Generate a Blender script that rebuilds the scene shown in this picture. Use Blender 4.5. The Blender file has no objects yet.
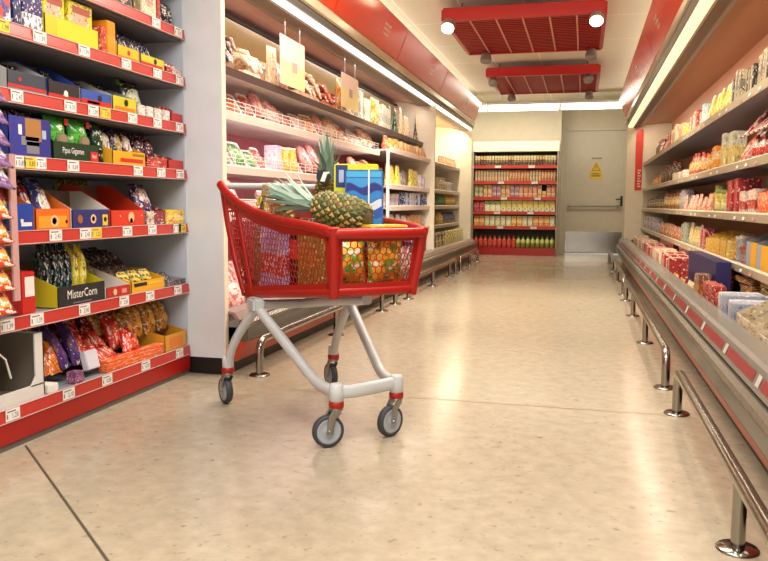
import bpy, bmesh, math, random
from mathutils import Vector, Matrix, Euler

SC = bpy.context.scene
COL = SC.collection
PI = math.pi
rnd = random.Random(11)

# ---------------------------------------------------------------- camera geometry (metres, aisle runs along +Y)
F_PX, CX, CY, CAM_H = 784.0, 384.0, 280.5, 0.92
YAW, PITCH, ROLL = math.radians(-14.146), math.radians(-5.587), 0.006
_F = Vector((math.sin(YAW) * math.cos(PITCH), math.cos(YAW) * math.cos(PITCH), math.sin(PITCH)))
_R0 = Vector((math.cos(YAW), -math.sin(YAW), 0))
_U0 = _R0.cross(_F)
_R = math.cos(ROLL) * _R0 + math.sin(ROLL) * _U0
_U = -math.sin(ROLL) * _R0 + math.cos(ROLL) * _U0


def y_at(u, x, v=190):
    """distance down the aisle of the spot seen at column u on the vertical plane at x"""
    d = _F + _R * (u - CX) / F_PX - _U * (v - CY) / F_PX
    return d.y * x / d.x


# ---------------------------------------------------------------- colours and materials
def lin(c):
    if isinstance(c, str):
        c = c.lstrip('#')
        c = tuple(int(c[i:i + 2], 16) / 255 for i in (0, 2, 4))
    return tuple(((x / 12.92) if x <= .04045 else ((x + .055) / 1.055) ** 2.4) for x in c[:3]) + (1.0,)


_M = {}


def mat(name, c, rough=.5, metal=0., emit=0., spec=.5, alpha=1., trans=0., bump=0., bscale=60., coat=0.):
    key = (name, c, rough, metal, emit, alpha, trans)
    if key in _M:
        return _M[key]
    m = bpy.data.materials.new(name)
    m.use_nodes = True
    nt = m.node_tree
    b = nt.nodes['Principled BSDF']
    b.inputs['Base Color'].default_value = lin(c)
    b.inputs['Roughness'].default_value = rough
    b.inputs['Metallic'].default_value = metal
    b.inputs['Specular IOR Level'].default_value = spec
    b.inputs['Alpha'].default_value = alpha
    b.inputs['Transmission Weight'].default_value = trans
    b.inputs['Coat Weight'].default_value = coat
    if emit:
        b.inputs['Emission Color'].default_value = lin(c)
        b.inputs['Emission Strength'].default_value = emit
    else:
        # slight procedural mottling so that no surface is perfectly flat
        tc = nt.nodes.new('ShaderNodeTexCoord')
        nz = nt.nodes.new('ShaderNodeTexNoise')
        nz.inputs['Scale'].default_value = 9
        nz.inputs['Detail'].default_value = 3
        nt.links.new(tc.outputs['Object'], nz.inputs['Vector'])
        hs = nt.nodes.new('ShaderNodeMixRGB')
        hs.blend_type = 'MULTIPLY'
        hs.inputs['Fac'].default_value = .14
        hs.inputs['Color1'].default_value = lin(c)
        nt.links.new(nz.outputs['Fac'], hs.inputs['Color2'])
        nt.links.new(hs.outputs['Color'], b.inputs['Base Color'])
        if bump:
            n2 = nt.nodes.new('ShaderNodeTexNoise')
            n2.inputs['Scale'].default_value = bscale
            nt.links.new(tc.outputs['Object'], n2.inputs['Vector'])
            bp = nt.nodes.new('ShaderNodeBump')
            bp.inputs['Strength'].default_value = bump
            bp.inputs['Distance'].default_value = .01
            nt.links.new(n2.outputs['Fac'], bp.inputs['Height'])
            nt.links.new(bp.outputs['Normal'], b.inputs['Normal'])
    _M[key] = m
    return m


def pmat(c1, c2, c3, style='blob', seed=0, rough=.38, scale=7., thr=.56):
    """printed packaging: ground colour c1, a printed field c2 and scattered artwork c3"""
    key = ('print', c1, c2, c3, style, seed, rough, scale, thr)
    if key in _M:
        return _M[key]
    m = bpy.data.materials.new('printed_packaging')
    m.use_nodes = True
    nt = m.node_tree
    N = nt.nodes
    L = nt.links
    b = N['Principled BSDF']
    b.inputs['Roughness'].default_value = rough
    tc = N.new('ShaderNodeTexCoord')
    sp = N.new('ShaderNodeSeparateXYZ')
    L.new(tc.outputs['Generated'], sp.inputs[0])

    def op(o, a, bb):
        n = N.new('ShaderNodeMath')
        n.operation = o
        for i, q in enumerate((a, bb)):
            if isinstance(q, (int, float)):
                n.inputs[i].default_value = q
            elif q is not None:
                L.new(q, n.inputs[i])
        return n.outputs[0]
    X, Z = sp.outputs[0], sp.outputs[2]
    r = random.Random(seed * 7 + 3)
    cx, cz = .5 + r.uniform(-.1, .1), .5 + r.uniform(-.12, .12)
    if style == 'blob':
        dx = op('DIVIDE', op('SUBTRACT', X, cx), .36)
        dz = op('DIVIDE', op('SUBTRACT', Z, cz), .3)
        mask = op('LESS_THAN', op('ADD', op('MULTIPLY', dx, dx), op('MULTIPLY', dz, dz)), 1.0)
    elif style == 'band':
        mask = op('LESS_THAN', op('ABSOLUTE', op('SUBTRACT', Z, cz), None), .17)
    elif style == 'top':
        mask = op('GREATER_THAN', Z, .58 + r.uniform(-.08, .1))
    elif style == 'low':
        mask = op('LESS_THAN', Z, .38 + r.uniform(-.08, .1))
    elif style == 'side':
        mask = op('LESS_THAN', X, .4)
    else:  # 'stripe'
        mask = op('GREATER_THAN', op('SINE', op('MULTIPLY', op('ADD', op('MULTIPLY', Z, 1.0), op('MULTIPLY', X, .35)), 21.), None), .25)
    mp = N.new('ShaderNodeMapping')
    mp.inputs['Location'].default_value = (seed * 1.37, seed * .71, seed * .33)
    L.new(tc.outputs['Generated'], mp.inputs[0])
    nz = N.new('ShaderNodeTexNoise')
    nz.inputs['Scale'].default_value = scale
    nz.inputs['Detail'].default_value = 2.5
    L.new(mp.outputs[0], nz.inputs['Vector'])
    spot = op('GREATER_THAN', nz.outputs['Fac'], thr)
    m1 = N.new('ShaderNodeMixRGB')
    m1.inputs[1].default_value = lin(c1)
    m1.inputs[2].default_value = lin(c2)
    L.new(mask, m1.inputs[0])
    m2 = N.new('ShaderNodeMixRGB')
    m2.inputs[2].default_value = lin(c3)
    L.new(m1.outputs[0], m2.inputs[1])
    L.new(op('MULTIPLY', spot, .85), m2.inputs[0])
    out = m2.outputs[0]
    if thr < .68:
        # small pale lettering-like flecks and darker ones
        for sc, th, col, amt in ((.95, .63, '#efe7d8', .8), (1.5, .655, '#2a2220', .6)):
            n3 = N.new('ShaderNodeTexNoise')
            n3.inputs['Scale'].default_value = scale * sc
            n3.inputs['Detail'].default_value = 1.5
            mp3 = N.new('ShaderNodeMapping')
            mp3.inputs['Location'].default_value = (seed * .53 + sc, seed * .29, seed * 1.1)
            mp3.inputs['Scale'].default_value = (1, 1, 1.7)
            L.new(tc.outputs['Generated'], mp3.inputs[0])
            L.new(mp3.outputs[0], n3.inputs['Vector'])
            m3 = N.new('ShaderNodeMixRGB')
            m3.inputs[2].default_value = lin(col)
            L.new(out, m3.inputs[1])
            L.new(op('MULTIPLY', op('GREATER_THAN', n3.outputs['Fac'], th), amt), m3.inputs[0])
            out = m3.outputs[0]
    L.new(out, b.inputs['Base Color'])
    _M[key] = m
    return m


WHITE = mat('white_enamel', '#dfe0de', .35)
PANELW = mat('cool_white_panel', '#dde2e8', .35)
CREAM = mat('cream_panel', '#f2e8d0', .5)
STEEL = mat('brushed_steel', '#a9a49b', .3, 1.)
CHROME = mat('polished_steel', '#a5a199', .17, 1.)
GREYM = mat('grey_metal', '#6f6c66', .4, .3)
DARK = mat('dark_plastic', '#1b1a19', .5)
BLACKK = mat('black_kickboard', '#141212', .4)
REDSTRIP = mat('red_price_strip', '#b8382f', .3)
REDBASE = mat('red_enamel', '#a01510', .3)
REDSIGN = mat('glossy_red_sign', '#dc3f14', .2, spec=.4)
PAPER = mat('white_paper', '#e9e6e0', .6)
INK = mat('black_ink', '#2a2725', .6)
YELTAG = mat('yellow_paper', '#e8c93a', .6)


# ---------------------------------------------------------------- mesh builder
class MB:
    def __init__(s):
        s.v, s.f, s.mi, s.sm, s.mats = [], [], [], [], []

    def mid(s, m):
        if m not in s.mats:
            s.mats.append(m)
        return s.mats.index(m)

    def add(s, vs, fs, m, smooth=False, tf=None):
        o = len(s.v)
        i = s.mid(m)
        for p in vs:
            p = Vector(p)
            s.v.append(tf @ p if tf else p)
        for f in fs:
            s.f.append([o + k for k in f])
            s.mi.append(i)
            s.sm.append(smooth)
        return s

    def box(s, lo, hi, m, bev=0., tf=None):
        x0, y0, z0 = lo
        x1, y1, z1 = hi
        if bev <= 0:
            vs = [(x, y, z) for z in (z0, z1) for y in (y0, y1) for x in (x0, x1)]
            fs = [(0, 2, 3, 1), (4, 5, 7, 6), (0, 1, 5, 4), (2, 6, 7, 3), (0, 4, 6, 2), (1, 3, 7, 5)]
            return s.add(vs, fs, m, False, tf)
        bm = bmesh.new()
        bmesh.ops.create_cube(bm, size=1)
        for v in bm.verts:
            v.co = Vector(((x0 + x1) / 2 + v.co.x * (x1 - x0), (y0 + y1) / 2 + v.co.y * (y1 - y0), (z0 + z1) / 2 + v.co.z * (z1 - z0)))
        bev = min(bev, .45 * min(x1 - x0, y1 - y0, z1 - z0))
        bmesh.ops.bevel(bm, geom=list(bm.edges), offset=bev, segments=2, affect='EDGES')
        bm.verts.index_update()
        s.add([v.co.copy() for v in bm.verts], [[v.index for v in f.verts] for f in bm.faces], m, False, tf)
        bm.free()
        return s

    def prism(s, prof, a0, a1, m, axis='Y', tf=None, smooth=False):
        """closed profile extruded along an axis; profile coordinates are the two other axes in order"""
        n = len(prof)

        def P(q, a):
            return (q[0], a, q[1]) if axis == 'Y' else ((a, q[0], q[1]) if axis == 'X' else (q[0], q[1], a))
        vs = [P(q, a0) for q in prof] + [P(q, a1) for q in prof]
        fs = [(i, (i + 1) % n, n + (i + 1) % n, n + i) for i in range(n)]
        s.add(vs, fs, m, smooth, tf)
        s.add(vs, [tuple(range(n))[::-1], tuple(range(n, 2 * n))], m, False, tf)
        return s

    def lathe(s, prof, m, n=16, tf=None, smooth=True, caps=True):
        vs, fs = [], []
        for r, z in prof:
            for k in range(n):
                a = 2 * PI * k / n
                vs.append((r * math.cos(a), r * math.sin(a), z))
        for i in range(len(prof) - 1):
            for k in range(n):
                fs.append((i * n + k, i * n + (k + 1) % n, (i + 1) * n + (k + 1) % n, (i + 1) * n + k))
        s.add(vs, fs, m, smooth, tf)
        if caps:
            s.add(vs, [tuple(range(n))[::-1], tuple((len(prof) - 1) * n + k for k in range(n))], m, False, tf)
        return s

    def sweep(s, pts, rx, ry, m, n=10, up=(0, 0, 1), closed=False, tf=None, caps=True, sq=1.):
        """a tube of elliptical (or squarish) section swept along points; rx across, ry along 'up'"""
        pts = [Vector(p) for p in pts]
        up = Vector(up)
        vs, fs = [], []
        N = len(pts)
        for i, p in enumerate(pts):
            a = pts[i - 1] if (i > 0 or closed) else p
            b = pts[(i + 1) % N] if (i < N - 1 or closed) else p
            t = (b - a).normalized()
            sd = t.cross(up)
            if sd.length < 1e-3:
                sd = t.cross(Vector((1, 0, 0)))
            sd.normalize()
            w = sd.cross(t).normalized()
            fx = rx[i] if isinstance(rx, (list, tuple)) else rx
            fy = ry[i] if isinstance(ry, (list, tuple)) else ry
            for k in range(n):
                q = 2 * PI * k / n
                c, d = math.cos(q), math.sin(q)
                c = math.copysign(abs(c) ** sq, c)
                d = math.copysign(abs(d) ** sq, d)
                vs.append(p + sd * (c * fx) + w * (d * fy))
        for i in range(N if closed else N - 1):
            j = (i + 1) % N
            for k in range(n):
                fs.append((i * n + k, i * n + (k + 1) % n, j * n + (k + 1) % n, j * n + k))
        s.add(vs, fs, m, True, tf)
        if caps and not closed:
            s.add(vs, [tuple(range(n)), tuple((N - 1) * n + k for k in range(n))[::-1]], m, False, tf)
        return s

    def quad(s, a, b, c, d, m, tf=None):
        return s.add([a, b, c, d], [(0, 1, 2, 3)], m, False, tf)

    def disc(s, c, r, m, n=16, rz=None, tf=None):
        """a thin disc facing -Y"""
        rz = rz or r
        vs = [(c[0] + r * math.cos(2 * PI * k / n), c[1], c[2] + rz * math.sin(2 * PI * k / n)) for k in range(n)]
        return s.add(vs, [tuple(range(n))], m, False, tf)

    def text(s, txt, size, m, tf, ext=.0004, sx=1.):
        vs, fs = text_geo(txt)
        return s.add([(x * size * sx, y * size, z * ext) for x, y, z in vs], fs, m, False, tf)

    def mesh(s, name):
        me = bpy.data.meshes.new(name)
        me.from_pydata([tuple(p) for p in s.v], [], s.f)
        for m in s.mats:
            me.materials.append(m)
        me.polygons.foreach_set('material_index', s.mi)
        me.polygons.foreach_set('use_smooth', s.sm)
        me.update()
        bm = bmesh.new()
        bm.from_mesh(me)
        bmesh.ops.recalc_face_normals(bm, faces=bm.faces)
        bm.to_mesh(me)
        bm.free()
        return me


_T = {}


def text_geo(txt):
    """letters as flat geometry, centred, one unit tall"""
    if txt not in _T:
        c = bpy.data.curves.new('lettering', 'FONT')
        c.body = txt
        c.size = 1
        c.align_x = 'CENTER'
        c.align_y = 'CENTER'
        c.resolution_u = 2
        o = bpy.data.objects.new('lettering', c)
        COL.objects.link(o)
        bpy.context.view_layer.update()
        me = bpy.data.meshes.new_from_object(o.evaluated_get(bpy.context.evaluated_depsgraph_get()))
        _T[txt] = ([tuple(v.co) for v in me.vertices], [tuple(p.vertices) for p in me.polygons])
        bpy.data.objects.remove(o)
        bpy.data.meshes.remove(me)
        bpy.data.curves.remove(c)
    return _T[txt]


# lettering planes: text drawn in x,y is turned to face -Y (front of a local pack)
TFRONT = Matrix.Rotation(PI / 2, 4, 'X')


def at(x, y, z, rz=0., rx=0., ry=0.):
    return Matrix.Translation((x, y, z)) @ Euler((rx, ry, rz)).to_matrix().to_4x4()


# ---------------------------------------------------------------- objects
LABELS = {}


def node(name, mb, kids=(), label=None):
    """a reusable recipe: name, mesh (or None) and child recipes"""
    return (name, mb.mesh(name) if mb is not None else None, list(kids), label)


def spawn(nd, parent=None):
    o = bpy.data.objects.new(nd[0], nd[1])
    COL.objects.link(o)
    if parent:
        o.parent = parent
    if nd[3]:
        o['label'] = nd[3]
    for k in nd[2]:
        spawn(k, o)
    return o


def tag(o, label, cat, group=None):
    o['label'] = label
    o['category'] = cat
    if group:
        o['group'] = group
    return o


def place(nd, loc, rot, label, cat, group=None):
    o = spawn(nd)
    o.location = loc
    o.rotation_euler = (0, 0, rot) if isinstance(rot, (int, float)) else tuple(rot)
    return tag(o, label, cat, group)


def part(name, mb, parent, label=None):
    o = bpy.data.objects.new(name, mb.mesh(name))
    COL.objects.link(o)
    if parent:
        o.parent = parent
    if label:
        o['label'] = label
    return o


def empty(name, loc, rz, label, cat, group=None):
    o = bpy.data.objects.new(name, None)
    COL.objects.link(o)
    o.location = loc
    o.rotation_euler = (0, 0, rz)
    o.empty_display_size = .1
    return tag(o, label, cat, group)


def struct(name, mb):
    o = part(name, mb, None)
    o['kind'] = 'structure'
    return o

# ================================================================ THE ROOM
def floor_material():
    m = bpy.data.materials.new('polished_terrazzo')
    m.use_nodes = True
    nt = m.node_tree
    N, L = nt.nodes, nt.links
    b = N['Principled BSDF']
    tc = N.new('ShaderNodeTexCoord')
    mp = N.new('ShaderNodeMapping')
    mp.inputs['Scale'].default_value = (1, 1, 1)
    mp.inputs['Rotation'].default_value = (0, 0, .3)
    L.new(tc.outputs['Object'], mp.inputs[0])
    n1 = N.new('ShaderNodeTexNoise')
    n1.inputs['Scale'].default_value = 16
    n1.inputs['Detail'].default_value = 6
    n1.inputs['Roughness'].default_value = .62
    L.new(mp.outputs[0], n1.inputs['Vector'])
    r1 = N.new('ShaderNodeValToRGB')
    e = r1.color_ramp.elements
    e[0].position, e[0].color = .22, lin('#958a76')
    e[1].position, e[1].color = .66, lin('#ada18b')
    L.new(n1.outputs['Fac'], r1.inputs[0])
    n2 = N.new('ShaderNodeTexNoise')
    n2.inputs['Scale'].default_value = 30
    n2.inputs['Detail'].default_value = 2
    L.new(mp.outputs[0], n2.inputs['Vector'])
    r2 = N.new('ShaderNodeValToRGB')
    e = r2.color_ramp.elements
    e[0].position, e[0].color = .24, lin('#8f8472')
    e[1].position, e[1].color = .37, (1, 1, 1, 1)
    L.new(n2.outputs['Fac'], r2.inputs[0])
    mx = N.new('ShaderNodeMixRGB')
    mx.blend_type = 'MULTIPLY'
    mx.inputs[0].default_value = .5
    L.new(r1.outputs[0], mx.inputs[1])
    L.new(r2.outputs[0], mx.inputs[2])
    n3 = N.new('ShaderNodeTexNoise')
    n3.inputs['Scale'].default_value = .8
    n3.inputs['Detail'].default_value = 3
    L.new(tc.outputs['Object'], n3.inputs['Vector'])
    r3 = N.new('ShaderNodeMapRange')
    r3.inputs['From Min'].default_value = .3
    r3.inputs['From Max'].default_value = .7
    r3.inputs['To Min'].default_value = .15
    r3.inputs['To Max'].default_value = .25
    L.new(n3.outputs['Fac'], r3.inputs['Value'])
    L.new(mx.outputs[0], b.inputs['Base Color'])
    L.new(r3.outputs[0], b.inputs['Roughness'])
    b.inputs['Specular IOR Level'].default_value = .5
    return m


def ceiling_material():
    m = bpy.data.materials.new('suspended_ceiling_tiles')
    m.use_nodes = True
    nt = m.node_tree
    N, L = nt.nodes, nt.links
    b = N['Principled BSDF']
    tc = N.new('ShaderNodeTexCoord')
    br = N.new('ShaderNodeTexBrick')
    br.offset = 0
    br.inputs['Scale'].default_value = 1
    br.inputs['Brick Width'].default_value = .6
    br.inputs['Row Height'].default_value = 1.2
    br.inputs['Mortar Size'].default_value = .012
    br.inputs['Color1'].default_value = lin('#e2d9c6')
    br.inputs['Color2'].default_value = lin('#dcd2bd')
    br.inputs['Mortar'].default_value = lin('#f2ecdc')
    L.new(tc.outputs['Object'], br.inputs['Vector'])
    L.new(br.outputs['Color'], b.inputs['Base Color'])
    b.inputs['Roughness'].default_value = .7
    return m


Y_END = 15.3
CEIL = 2.82
WALLM = mat('painted_wall', '#c9c0a8', .6)
struct('floor', MB().box((-3.2, -3, -.05), (2.4, 16, 0), floor_material()))
struct('ceiling', MB().box((-3.2, -3, CEIL), (2.4, 16, CEIL + .05), ceiling_material()))
struct('wall_left', MB().box((-2.75, -3, 0), (-2.65, 16, CEIL), WALLM))
struct('wall_right', MB().box((1.5, -3, 0), (1.6, 16, CEIL), WALLM))
struct('wall_far', MB().box((-2.65, 14.86, 0), (-.42, 15.46, CEIL), WALLM))
b = MB()
b.box((-.42, Y_END, 2.36), (1.5, Y_END + .1, CEIL), WALLM)
b.box((-.42, Y_END, 0), (-.36, Y_END + .1, 2.36), WALLM)
b.box((.78, Y_END, 0), (1.5, Y_END + .1, 2.36), WALLM)
struct('wall_doorway', b)
# metal expansion joints let into the floor
for i, (p, q, w, mm) in enumerate((((-2.02, 2.475), (-.30, .94), .0042, '#4c443a'), ((-1.62, 3.60), (.62, 3.585), .004, '#b59b78'))):
    p, q = Vector((*p, .0012)), Vector((*q, .0012))
    d = (q - p).normalized()
    sd = Vector((-d.y, d.x, 0)) * w
    struct('trim_%d' % (i + 1), MB().add([p + sd, q + sd, q - sd, p - sd], [(0, 1, 2, 3)], mat('floor_joint', mm, .5)))

# ---- the door in the far wall
b = MB()
DOORM = mat('beige_door_paint', '#c4bba6', .42)
DX0, DX1 = -.34, .745
b.box((DX0 + .02, Y_END + .02, .01), (DX1 - .02, Y_END + .07, 2.30), DOORM, .004)
door = part('door_1', b, None)
door['kind'] = 'structure'
b = MB()
b.box((DX0 - .02, Y_END - .015, 0), (DX0 + .02, Y_END + .08, 2.36), DOORM, .004)
b.box((DX1 - .02, Y_END - .015, 0), (DX1 + .03, Y_END + .08, 2.36), DOORM, .004)
b.box((DX0 + .02, Y_END - .015, 2.30), (DX1 - .02, Y_END + .08, 2.36), DOORM, .004)
part('door_frame', b, door)
part('kick_plate', MB().box((DX0 + .03, Y_END + .012, .03), (DX1 - .03, Y_END + .022, .42), CHROME, .002), door, 'polished steel kick plate')
b = MB()
b.sweep([(DX0 + .07, Y_END - .05, .90), (DX1 - .10, Y_END - .05, .90)], .017, .017, mat('dull_bar', '#8f8672', .35, .6), 10)
for x in (DX0 + .08, DX1 - .11):
    b.box((x - .03, Y_END - .06, .87), (x + .03, Y_END + .022, .93), mat('dull_bar', '#8f8672', .35, .6), .006)
part('push_bar', b, door, 'long horizontal push bar')
b = MB()
b.box((DX1 - .075, Y_END + .005, .90), (DX1 - .035, Y_END + .022, 1.09), DARK, .004)
b.sweep([(DX1 - .055, Y_END + .01, 1.03), (DX1 - .055, Y_END - .04, 1.03), (DX1 - .16, Y_END - .042, 1.03)], .011, .011, DARK, 8)
part('handle', b, door, 'black lever handle')
# yellow warning sign on the door
b = MB()
sx, sz = .215, 1.57
b.prism([(sx - .11, sz - .03), (sx + .11, sz - .03), (sx, sz + .17)], Y_END + .010, Y_END + .019, mat('safety_yellow', '#e0b820', .45))
b.prism([(sx - .075, sz - .008), (sx + .075, sz - .008), (sx, sz + .128)], Y_END + .007, Y_END + .011, INK)
b.prism([(sx - .058, sz + .001), (sx + .058, sz + .001), (sx, sz + .107)], Y_END + .004, Y_END + .008, mat('safety_yellow', '#e0b820', .45))
b.prism([(sx - .008, sz + .075), (sx + .008, sz + .075), (sx + .005, sz + .03), (sx - .005, sz + .03)], Y_END + .001, Y_END + .005, INK)
b.box((sx - .007, Y_END + .001, sz + .010), (sx + .007, Y_END + .005, sz + .022), INK)
b.box((sx - .11, Y_END + .010, sz - .16), (sx + .11, Y_END + .019, sz - .04), mat('safety_yellow', '#e0b820', .45))
for k in range(2):
    b.box((sx - .085 + .01 * k, Y_END + .007, sz - .115 + .035 * k), (sx + .085 - .02 * k, Y_END + .011, sz - .097 + .035 * k), mat('olive_print', '#5d5520', .6))
b.box((sx - .085, Y_END + .014, sz + .205), (sx + .10, Y_END + .019, sz + .235), mat('faded_print', '#a39b8c', .6))
for k in range(4):
    b.box((sx - .08 + .046 * k, Y_END + .011, sz + .212), (sx - .045 + .046 * k, Y_END + .015, sz + .228), mat('grey_print', '#6a6658', .6))
tag(part('warning_sign', b, None), 'yellow triangle warning sign with yellow text panel on the beige door', 'sign')

# ---- red lattice ceiling fixtures with round spotlights
REDBEAM = mat('red_lacquer', '#b8160f', .35)
REDSLAT = mat('deep_red_lacquer', '#a5120e', .45)
LAMP_HOT = mat('lit_lamp_glass', '#fff0c8', .3, 0, 14.)


def fixture(x0, x1, y0, y1, lab, lamps, tie):
    t = empty('ceiling_light_frame', ((x0 + x1) / 2, (y0 + y1) / 2, CEIL), 0, lab, 'ceiling frame', None)
    W, D = (x1 - x0) / 2, (y1 - y0) / 2
    b = MB()
    for s in (-1, 1):
        b.box((-W, s * D - .025 - (0 if s < 0 else 0), -.20), (W, s * D + .025, -.08), REDBEAM, .004)
        b.box((s * W - .02, -D, -.19), (s * W + .02, D, -.09), REDBEAM, .004)
    part('frame', b, t)
    b = MB()
    n = 22
    for k in range(n):
        y = -D + .05 + (2 * D - .1) * k / (n - 1)
        b.box((-W + .02, y - .012, -.185), (W - .02, y + .018, -.16), REDSLAT)
    b.box((-W + .03, -D + .03, -.14), (W - .03, D - .03, -.12), REDSLAT)
    part('slat_panel', b, t)
    for k in range(1, 6):
        x = -W + 2 * W * k / 6
        part('cross_bar', MB().box((x - .008, -D + .02, -.195), (x + .008, D - .02, -.186), mat('pink_edge', '#d88f7c', .5)), t)
    b = MB()
    for sx_ in (-1, 1):
        for sy_ in (-1, 1):
            b.sweep([(sx_ * W * .8, sy_ * D * .8, -.1), (sx_ * W * .8, sy_ * D * .8, 0)], .01, .01, GREYM, 8)
    part('hanger', b, t)
    hs = mat('lamp_housing', '#8d7f74', .5)
    for k, (lx, ly, on) in enumerate(lamps):
        b = MB()
        tf = Matrix.Scale(.72, 4) if False else at(lx * W, ly * D, -.215, 0, -.75 if ly < 0 else -.25, 0)
        b.lathe([(.035, .03), (.055, .0), (.066, -.05), (.062, -.08)], hs, 18, tf)
        o = part('spotlight', b, t, 'lit spotlight' if on else 'unlit grey spotlight')
        b = MB()
        b.lathe([(.002, -.094), (.03, -.091), (.048, -.086), (.058, -.080)], LAMP_HOT if on else mat('unlit_lamp_glass', '#9a918a', .25), 18, tf, caps=False)
        part('lens', b, o)
    return t


fixture(-1.32, .14, 7.45, 9.15, 'nearer red slatted ceiling frame with two lit spotlights',
        [(-.93, -1.0, True), (.9, -1.0, True), (-.72, .95, False), (.86, .95, False)], 1)
fixture(-1.30, .15, 10.75, 12.5, 'farther red slatted ceiling frame with unlit grey spotlights',
        [(-.9, -.85, False), (.82, -.85, False), (-.75, .95, False), (.85, .95, False)], 0)
# ---- row of fluorescent battens at the far end of the ceiling
TUBE = mat('lit_fluorescent_tube', '#fff6e4', .4, 0, 5.)
for i, (x0, x1, lab) in enumerate(((-2.55, -1.66, 'lit ceiling tube above the far rack, beside the cooler sign'), (-1.63, -.44, 'lit ceiling tube in the middle of the far row'),
                                   (-.41, .80, 'lit ceiling tube in front of the beige door'))):
    t = empty('fluorescent_batten', ((x0 + x1) / 2, 13.75, CEIL - .17), 0, lab, 'ceiling light', None)
    w = (x1 - x0) / 2
    hb = MB().box((-w, -.09, -.04), (w, .09, 0), WHITE, .005)
    for q in (-.6, .6):
        hb.sweep([(w * q, 0, 0), (w * q, 0, .17)], .006, .006, WHITE, 8)
    part('housing', hb, t)
    part('diffuser', MB().prism([(-.08, -.04), (.08, -.04), (.06, -.13), (-.06, -.13)], -w + .005, w - .005, TUBE, 'X'), t)

# ================================================================ PRICE TAGS AND SHELF UNITS
PRICES = ['1,25', '1,39', '4,70', '0,85', '2,10', '1,99', '0,69', '1,20', '3,15', '2,45']
_ptag = {}


def price_tag_node(txt, yellow=False, w=.06, h=.042):
    k = (txt, yellow, w, h)
    if k not in _ptag:
        b = MB()
        b.box((-w / 2, -.0015, -h / 2), (w / 2, .0005, h / 2), YELTAG if yellow else PAPER)
        b.text(txt, h * .62, INK, Matrix.Translation((w * .14, -.002, -h * .12)) @ TFRONT, sx=.8)
        b.box((-w * .42, -.0019, h * .26), (w * .2, -.0017, h * .36), mat('grey_print', '#6a6658', .6))
        b.box((-w * .44, -.0019, -h * .3), (-w * .36, -.0017, h * .1), mat('grey_print', '#6a6658', .6))
        _ptag[k] = node('price_tag', b)
    return _ptag[k]


LROT, RROT = PI / 2, -PI / 2      # packs on the snack side and cooler behind the cart face +X; across the aisle they face -X

# ---------------------------------------------------------------- the snack shelving
SX = -2.04                         # plane of the price strips
SY0, SY1 = 1.95, 3.800
SZ = [2.05, 1.81, 1.57, 1.33, 1.09, .81, .49, .155]     # tops of the strips
snack = empty('snack_shelving', (SX, (SY0 + SY1) / 2, 0), 0, 'tall snack shelving with red price strips and red base, beside the trolley', 'shelving')


def S(b_lo, b_hi):   # world box -> snack local
    ox, oy = SX, (SY0 + SY1) / 2
    return (b_lo[0] - ox, b_lo[1] - oy, b_lo[2]), (b_hi[0] - ox, b_hi[1] - oy, b_hi[2])


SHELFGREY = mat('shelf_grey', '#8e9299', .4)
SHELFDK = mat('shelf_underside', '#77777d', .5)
part('back_panel', MB().box(*S((SX - .52, SY0, .1), (SX - .50, SY1, 2.4)), mat('bluish_back_panel', '#c0cbdc', .5)), snack)
part('base', MB().box(*S((SX - .5, SY0, .022), (SX + .004, SY1, .108)), REDBASE, .004).box(*S((SX - .48, SY0, 0), (SX - .004, SY1, .022)), mat('grey_foot', '#6a5f5c', .5)), snack, 'red base plinth')
part('end_panel', MB().box(*S((SX - .5, SY1 + .001, .02), (SX - .01, SY1 + .007, 2.4)), mat('cool_grey_panel', '#c3cad6', .45)), snack)
STAGS = {
    1: [(155, 7), (177, 5)],
    2: [(3, 6, 'y'), (39, 10), (83, 9), (125, 7), (156, 6), (178, 6)],
    3: [(16, 6), (69, 8), (92, 5), (104, 5, 'y'), (131, 7), (156, 6), (178, 6)],
    4: [(19, 5), (29, 6, 'y'), (40, 5), (72, 8), (137, 7), (160, 6), (179, 6)],
    5: [(54, 9), (84, 6), (95, 5, 'y'), (126, 7), (151, 6), (176, 5), (181, 4, 'y')],
    6: [(5, 7), (35, 9), (83, 8), (123, 7), (149, 7), (177, 6)],
    7: [(10, 11), (67, 10), (106, 8), (145, 7), (179, 6)],
}
for i, z in enumerate(SZ):
    b = MB()
    b.box(*S((SX - .5, SY0, z - .044), (SX - .006, SY1, z - .004)), SHELFGREY, .003)
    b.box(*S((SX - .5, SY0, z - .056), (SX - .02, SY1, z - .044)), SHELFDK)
    sh = part('shelf', b, snack)
    b = MB()
    b.prism([(-.004, z), (.0, z - .001), (.006, z - .042), (.006, z - .047), (-.004, z - .047)], SY0 - (SY0 + SY1) / 2, SY1 - (SY0 + SY1) / 2, REDSTRIP)
    b.box(*S((SX - .006, SY0, z - .05), (SX + .008, SY1, z - .0465)), mat('clear_edge', '#d9b0a8', .2))
    b.box(*S((SX - .006, SY0, z - .001), (SX + .003, SY1, z + .002)), mat('clear_edge', '#d9b0a8', .2))
    part('price_strip', b, sh)
    vv = {1: 30, 2: 60, 3: 110, 4: 172, 5: 228, 6: 305, 7: 385}.get(i, 190)
    for tg in STAGS.get(i, ()):
        u = tg[0]
        y0, y1 = y_at(u - tg[1], SX, vv), y_at(u + tg[1], SX, vv)
        nd = price_tag_node(PRICES[(u + i) % 10], len(tg) > 2, round(min(.075, max(.034, (y1 - y0))), 3), .043)
        o = spawn(nd, sh)
        o.location = (.0062, (y0 + y1) / 2 - (SY0 + SY1) / 2, z - .0225)
        o.rotation_euler = (0, .0, LROT)

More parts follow.
